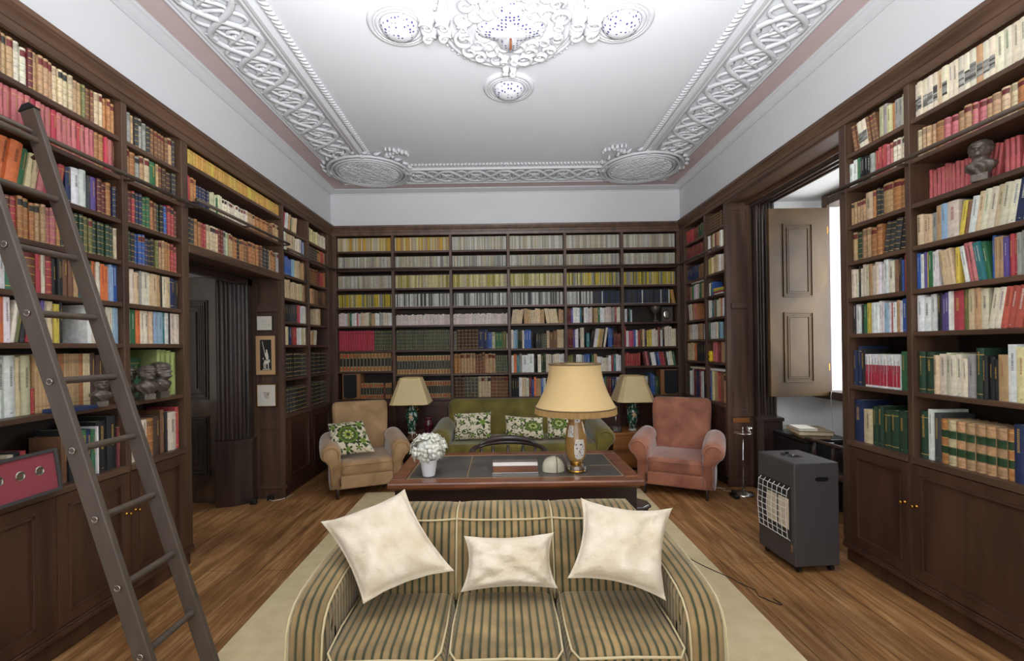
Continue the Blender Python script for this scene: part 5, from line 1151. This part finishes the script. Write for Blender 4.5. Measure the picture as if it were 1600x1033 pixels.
S('R', 2.592, 1.665, ROWS, 'in the wide bay with the bust', [
 'h21 w30 icr3 icr2 plt1 icr1 pcr2 icr3 ita1 icr2 pcr3w36 pcr2 plt1 pcr4w40 pwh6', 'h15 w30 llt1 lta3 lob1w44 lsl2 lta2 lsl2 lta2w34 llt2 lob2w40 lta3 lob3 lta4', 'h18 w21 crs12 crs5/ crs3 crs12/ crs8', 'h20 w28 clt1h17w44 plt2h17 pgy1h17 pta1 plb1 pcr1h20w56 pyl1h17/ cbr1h17/ pwh1h18w36/ plt1/ pcr2/ plt1/ pcr2w34/ pnv1w36/ plt2w40/ pcr3h23w44/ pcr4w44/',
 'h20 w22 pbl1 pwh1 cpu1 pyl1 pgr1 pwh2 plt3\\ pyl1 pwh1\\ csl2\\ pte2\\ pgr1\\ cbl1 pta2 ppu1 crd2 pgy2 pwh1h23w44 pcr3w40h23 lbr2h24w44 cbk1 pcr4 pbl2', 'h22 w28 pwh1w40h20 pwh1w52h20 pwh1w30h20 cbk1 ppu2w26h20 pwh1w14 crd1w50h22 col1w36h22 plt1 pta1 pcr1h21w40 pcr2/ pro3/w30 crd1/w34 lnv1w48h24/ pwh1w20/ lbr2w50h24 cte1 pbl3 pcr3', 'h22 w30 cdg2w44h23 clt1w26 pcr1w46h21 pgm1w26 pcr3w30h21 pgy1 cdg1w40h24 cbk3h21w28 pta1 pwh1h26w40 ppy1w40h25 pbk1w30h26 cgr1h26w80 ppy1w50h24 plb1w24 pgr1w50h26 cgr2 pcr4',
 'h24 w30 cdg1h28w54 pwh1h27w26 cdk1w44h26 gob1w44 glt1w44 gta5w46 gob1 cnv3h26w44 pwh1h26 lta3 cgr3 pcr3'])

def book_parts(style, key, w, h, d, rr, lod=0, wall='B'):
    """(cover MB, pages MB, label MB or None, material) in local coordinates: x across spine, y into the shelf, z up"""
    jit = 1+rr.uniform(-.12, .12); c0 = srgb(HEX[key]); lu = c0[0]*.3+c0[1]*.6+c0[2]*.1; c = tuple(min(1, (v*.87+lu*.13)*jit*(1+rr.uniform(-.05, .05))) for v in c0); gold = srgb('cfa95c')
    cov = MB(); pg = MB(); lab = None
    strips = [(0, 1, c)]; curve = .28 if style in 'lgct' else .06
    if style in 'lg':
        pal = lum = sum(c); lc = srgb('6d2320') if rr.random() < .4 and lum > .3 else srgb('2a2a24') if lum > .5 and rr.random() < .3 else tuple(v*.6 for v in c)
        if style == 'g': lc = srgb('2c4a2e')
        g = gold if lum < .9 else tuple(v*.55 for v in c)
        bands = [.05, .22, .40, .58, .76, .93]; strips = []; z = 0
        for i, b in enumerate(bands):
            body = lc if (i == len(bands)-1 and style != 'g') or (style == 'g' and i in (2, 4)) else c
            strips += [(z, b, body), (b, b+.016, g)]; z = b+.016
        strips.append((z, 1, c)); top = tuple(v*.9 for v in c)
    elif style == 't':
        o_ = srgb(rr.choice(['c4512e', 'b8683a', 'c06a3c']) if key == 'bk' else 'c08048'); g = srgb('d8c28a')
        strips = [(0, .03, g), (.03, .22, o_), (.22, .25, g), (.25, .72, srgb('26241f')), (.72, .74, g), (.74, .96, o_), (.96, 1, g)]
    elif style == 'i':
        z = .22; strips = [(0, z, c)]; z1 = rr.uniform(.5, .62)
        while z < z1:
            g_ = rr.uniform(.04, .45); z2 = z+rr.uniform(.025, .07); strips.append((z, z2, (g_, g_*.97, g_*.85))); z = z2
        strips.append((z, 1, c))
    elif style == 'q':
        strips = [(0, .06, c), (.06, .68, srgb('b32f45')), (.68, 1, c)]
    elif style == 'c' and key in ('nv', 'cs', 'rd', 'bl', 'dg', 'gr', 'mr', 'sl') and rr.random() < .6:
        strips = [(0, .08, c), (.08, .095, gold), (.095, .86, c), (.86, .875, gold), (.875, 1, c)]
    elif style == 'v': strips = [(0, .1, c), (.1, .115, tuple(v*.6 for v in c)), (.115, .82, c), (.82, .9, tuple(v*.7 for v in c)), (.9, 1, c)]
    b = .0022 if style in 'lgct' else .0008
    ns = 5 if not lod else 3; xs = [-1+2*i/(ns-1) for i in range(ns)]
    joint = lod and wall == 'B' and (style == 't' or (style == 'l' and key in ('dg', 'bk', 'dk')))
    if joint: xs = [-1, -.72, .72, 1]; ns = 4
    vs = []; fs = []; cs = []; bulge = min(.008, w*curve)
    for (z0, z1, cc) in strips:
        bump = .0012 if cc == gold and style in 'lg' else 0
        k = len(vs)
        for zz in (z0, z1):
            for x in xs: vs.append((w/2+x*w/2, bulge*(x*x)-bump, zz*h))
        for i in range(ns-1): fs.append((k+i, k+i+1, k+ns+i+1, k+ns+i)); cs.append(srgb('8f8460') if joint and i != 1 else cc)
    cov.add(vs, fs, cs)
    if lod:
        y0 = bulge; pc = srgb('d9c9a4') if style != 'm' else srgb('e6e2d6')
        cov.add([(0, y0, 0), (w, y0, 0), (w, d, 0), (0, d, 0), (0, y0, h), (w, y0, h), (w, d, h), (0, d, h)], [(4, 5, 6, 7), (1, 2, 6, 5), (3, 0, 4, 7), (0, 3, 2, 1)], [tuple((pc[i]*2+c[i])/3 for i in range(3)), c, c, c])
        cov.add([(0, y0, h), (w, y0, h), (w/2, 0, h)], [(0, 1, 2)], c)
    else:
        y0 = bulge
        cov.box(0, b, y0, d, 0, h, col=c).box(w-b, w, y0, d, 0, h, col=c)
        top = [(w/2+x*w/2, bulge*(x*x), h) for x in xs]; cov.add(top+[(w, y0+.004, h), (0, y0+.004, h)], [tuple(range(ns+2))], c)
        ins = .004 if b > .001 else .0005
        pg.box(b, w-b, y0+.002, d-ins, ins, h-ins)
    # title marks
    if style in 'cpq' and w > .013 and h > .12:
        lab = MB(); lum = sum(c); ink = gold if style == 'c' and lum < .8 else srgb('26262a') if lum > .7 else srgb('e8e4d8')
        if style == 'p' and rr.random() < .35: ink = srgb(rr.choice(['a32a2f', '2f4f8f', '26262a', '2f6b3f']))if lum > .7 else ink
        ink = tuple(.65*ink[i]+.35*c[i] for i in range(3))
        z = h*rr.uniform(.42, .55); zt = h*rr.uniform(.8, .93); lw = w*rr.uniform(.07, .15)
        yy = -.0006
        while z < zt:
            L_ = rr.uniform(.002, .007); lab.add([(w/2-lw, yy, z), (w/2+lw, yy, z), (w/2+lw, yy, z+L_), (w/2-lw, yy, z+L_)], [(0, 1, 2, 3)], ink); z += L_+rr.uniform(.001, .003)
        if rr.random() < .35: lab.add([(w*.38, yy, h*.06), (w*.62, yy, h*.06), (w*.62, yy, h*.075), (w*.38, yy, h*.075)], [(0, 1, 2, 3)], ink)
    return cov, pg, lab, 'hide' if style in 'lgt' else 'cloth'
def proj(p):
    a, b_ = p[0]/p[1]*711, -(p[2]-1.5)/p[1]*711; c_, s_ = math.cos(R(.85)), math.sin(R(.85))
    return 784+a*c_+b_*s_, 541.5-a*s_+b_*c_
RECS = []
for wall, ul, ur, zs, phrase, rows in SH:
    sg = 1 if ur > ul else -1; L_ = abs(ur-ul); rz = {'L': 90, 'R': -90, 'B': 0}[wall]
    for ri, spec in enumerate(rows):
        dh, dw = .20, .025; items = []
        for tk in spec.split():
            if re.match(r'^h\d+$', tk): dh = int(tk[1:])/100; continue
            if re.match(r'^w\d+$', tk): dw = int(tk[1:])/1000; continue
            if tk[0] == '_': items.append(('gap', int(tk[1:] or 0)/1000 or None)); continue
            mt_ = RX.match(tk)
            if not mt_: raise ValueError(tk)
            st, ck, n, ex = mt_.groups(); hh = (re.findall(r'h(\d+)', ex) or [None])[0]; ww = (re.findall(r'w(\d+)', ex) or [None])[0]; ln = '/' if '/' in ex else '\\' if '\\' in ex else None
            for _ in range(int(n)):
                uni = st in 'vqtgm' or (st == 'l' and int(n) > 3)
                h = (int(hh)/100 if hh else dh)*(1+rnd.uniform(-.005, .005) if uni else rnd.uniform(.93, 1.05)); w_ = (int(ww)/1000 if ww else dw)*(1 if uni else rnd.uniform(.82, 1.18))
                items.append([st, ck, h, w_, ln])
        up = min([z for z in zs[:ri]][-1:] or [2.985])-zs[ri]-.03
        tot = sum(i[3]/math.cos(R(9)) if i[4] else i[3] for i in items if i[0] != 'gap'); fixed = sum(i[1] or 0 for i in items if i[0] == 'gap'); free = sum(1 for i in items if i[0] == 'gap' and i[1] is None)
        lean_extra = 0; prev = None
        for i in items:
            cur = None if i[0] == 'gap' else i[4]
            if i[0] != 'gap':
                if cur == '\\' and prev != '\\': lean_extra += min(i[2], up)*math.sin(R(9))
                if prev == '/' and cur != '/': lean_extra += .2*math.sin(R(9))
            prev = cur
        if prev == '/': lean_extra += .2*math.sin(R(9))
        avail = L_-fixed-lean_extra-.004; sc = avail/tot if tot else 1
        rest = 0
        if free and sc > 1: rest = (avail-tot)/free; sc = 1
        sc = min(sc, 1.6); x = .002; prev = None; lasth = .2; n_ = 0
        for i in items:
            if i[0] == 'gap': x += (i[1] if i[1] is not None else rest); prev = None if prev != '/' else '/'; continue
            st, ck, h, w_, ln = i; w_ *= sc; h = min(h, up-.004); th = 0
            if prev == '/' and ln != '/': x += lasth*math.sin(R(9))
            if ln == '\\' and prev != '\\': x += h*math.sin(R(9))
            if ln: th = R(9) if ln == '/' else -R(9); h = min(h, (up-.006)/1.02-w_*.16)
            u = ul+sg*x; setb = .03+rnd.uniform(-.006, .006) if st not in 'mvqt' else .03+rnd.uniform(-.001, .001)
            if wall == 'B': setb += .02
            if wall == 'L' and ri == 6 and phrase.startswith('in the narrow') : setb = .16 if h < .26 else .05
            if wall == 'L' and ri == 7 and phrase.startswith('in the ladder') and u < 2.25: setb = .10
            if wall == 'L' and ri == 6 and phrase.startswith('in the ladder'): setb = .08
            if wall == 'R' and ri == 2 and phrase.startswith('in the wide'): setb = .10
            loc = wp(wall, u, -setb, zs[ri]+(w_*math.sin(th) if th > 0 else 0)+.0005)
            n_ += 1
            d = min(DEPTH-setb-.004, max(.11, min(.2, h*.72)))
            px, py = proj((loc[0], loc[1], loc[2]+h/2)); ar = w_*h*(2.2 if wall != 'B' else loc[1])/loc[1]**3 if loc[1] > 1 else 0
            inview = 2 < px < 1598 and 0 < py < 1030
            bin_ = {'B': True}.get(wall, True)
            RECS.append(dict(st=st, ck=ck, h=h, w=w_-(.0006 if st in 'cp' else .0028 if wall == 'B' and st != 'm' else .0014), d=d, th=th, rz=rz, loc=loc, area=ar if inview else 0, ph=phrase, row=ri, n=n_, rows=len(rows)))
            x += (w_/math.cos(th)); lasth = h; prev = ln
books = sorted([r for r in RECS if r['st'] != 'm'], key=lambda r: -r['area']); mags = sorted([r for r in RECS if r['st'] == 'm'], key=lambda r: (r['row'] // 2, -r['area']))
NB = 290
for i, r in enumerate(books): r['ind'] = i < NB
for i, r in enumerate(mags): r['ind'] = i < 290
rest_b, rest_l, rest_t, rest_m = MB(), MB(), MB(), MB()
for r in RECS:
    rr = random.Random(int(r['loc'][0]*977+r['loc'][1]*5003+r['loc'][2]*331)); st = r['st']
    rot = Matrix.Translation(r['loc']) @ Matrix.Rotation(R(r['rz']), 4, 'Z') @ Matrix.Rotation(r['th'], 4, 'Y')
    if st == 'm':
        jit = .72+rr.uniform(-.2, .12); c = tuple(v*jit for v in srgb(HEX[r['ck']])); e = tuple(min(1, v*.5+.3) for v in c); w_, h, d = r['w'], r['h'], r['d']
        m = MB().box(0, w_, 0, d, 0, h, col=[e, e, c, c, e, c]); m.add([(0, -.0004, .0), (w_, -.0004, .0), (w_, -.0004, h*.05), (0, -.0004, h*.05)], [(0, 1, 2, 3)], e)
        if r['ind']:
            o = m.build('magazine', 'cloth', fix=False); o.location = r['loc']; o.rotation_euler = (0, r['th'], R(r['rz']))
            tag(o, 'thin %s journal, %s along on %s shelf of end wall, %s bay' % (NAME[r['ck']], ORD[r['n']], BROW[r['row']], r['ph'].split()[2]), 'magazine', 'journals on the end wall shelves')
        else: rest_m.add(m.v, m.f, m.c, 0, rot)
        continue
    cov, pg, lab, mt_ = book_parts(st, r['ck'], r['w'], r['h'], r['d'], rr, 0 if r['ind'] else 1, 'B' if r['rz'] == 0 else 'S')
    if r['ind']:
        o = cov.build('book', mt_, smooth=True, fix=False, auto=40); o.location = r['loc']; o.rotation_euler = (0, r['th'], R(r['rz']))
        k = NAME[r['ck']]+' '+STY[st]; row = BROW[r['row']]
        ln = 'leaning ' if r['th'] else ''
        ph = {'in the ladder bay': 'ladder bay', 'in the narrow bay beside the doorway': 'narrow bay by doorway', 'on the shelves over the doorway': 'over doorway', 'in the narrow bay beside the window recess': 'narrow bay by window', 'in the wide bay with the bust': 'wide bay with bust'}.get(r['ph'], r['ph'].replace('in the ', ''))
        tag(o, '%s%s, %s from left on %s shelf, %s' % (ln, k, ORD[r['n']], row, ph), 'book', 'books %s, %s shelf' % (r['ph'], row))
        p_ = pg.build('page_block', 'pages', o)
        if lab: lab.build('spine_lettering', 'cloth', o, fix=False)
    else:
        t_ = rest_l if mt_ == 'hide' else rest_b
        rest_b.add(cov.v, cov.f, cov.c, 1 if mt_ == 'hide' else 0, rot)
        if lab: rest_b.add(lab.v, lab.f, lab.c, 0, rot)
tag(rest_b.build('books', ['cloth', 'hide'], fix=False), 'the many smaller books filling the farther shelves', 'books', kind='stuff')
tag(rest_m.build('magazines', 'cloth', fix=False), 'the remaining rows of thin journals on the end wall', 'magazines', kind='stuff')
# a few books lying flat
def lying(x, y, z, w_, d_, h, col, rz, label):
    m = MB().box(-w_/2, w_/2, -d_/2, d_/2, 0, h, col=srgb(HEX[col])); o = m.build('book', 'cloth', fix=False, bevel=.001); o.location = (x, y, z); o.rotation_euler = (0, 0, R(rz)); tag(o, label, 'book', 'books lying flat')
lying(-2.20, 2.32, 1.206, .13, .17, .018, 'nv', 6, 'dark blue booklet lying flat before the brown volumes')
lying(2.43, 5.0, .86+.337, .14, .32, .022, 'wh', 0, 'white volume lying flat on upright books beside window cheek')
lying(2.43, 5.5, .86+.337, .14, .42, .02, 'cr', 0, 'cream volume lying flat on the upright books nearest the end wall')
lying(2.43, 5.5, 2.035+.2, .13, .3, .016, 'wt', 0, 'white book lying across short books in the far corner bay')
for i, (c_, w_) in enumerate((('wh', .2), ('rd', .19), ('lg', .2), ('yl', .17))): lying(2.43, 4.97, 2.036+.018*i, .13, w_, .016, c_, 4*i-5, '%s booklet, %s up in the small flat pile in the corner bay' % (NAME[c_], ORD[i+1]))
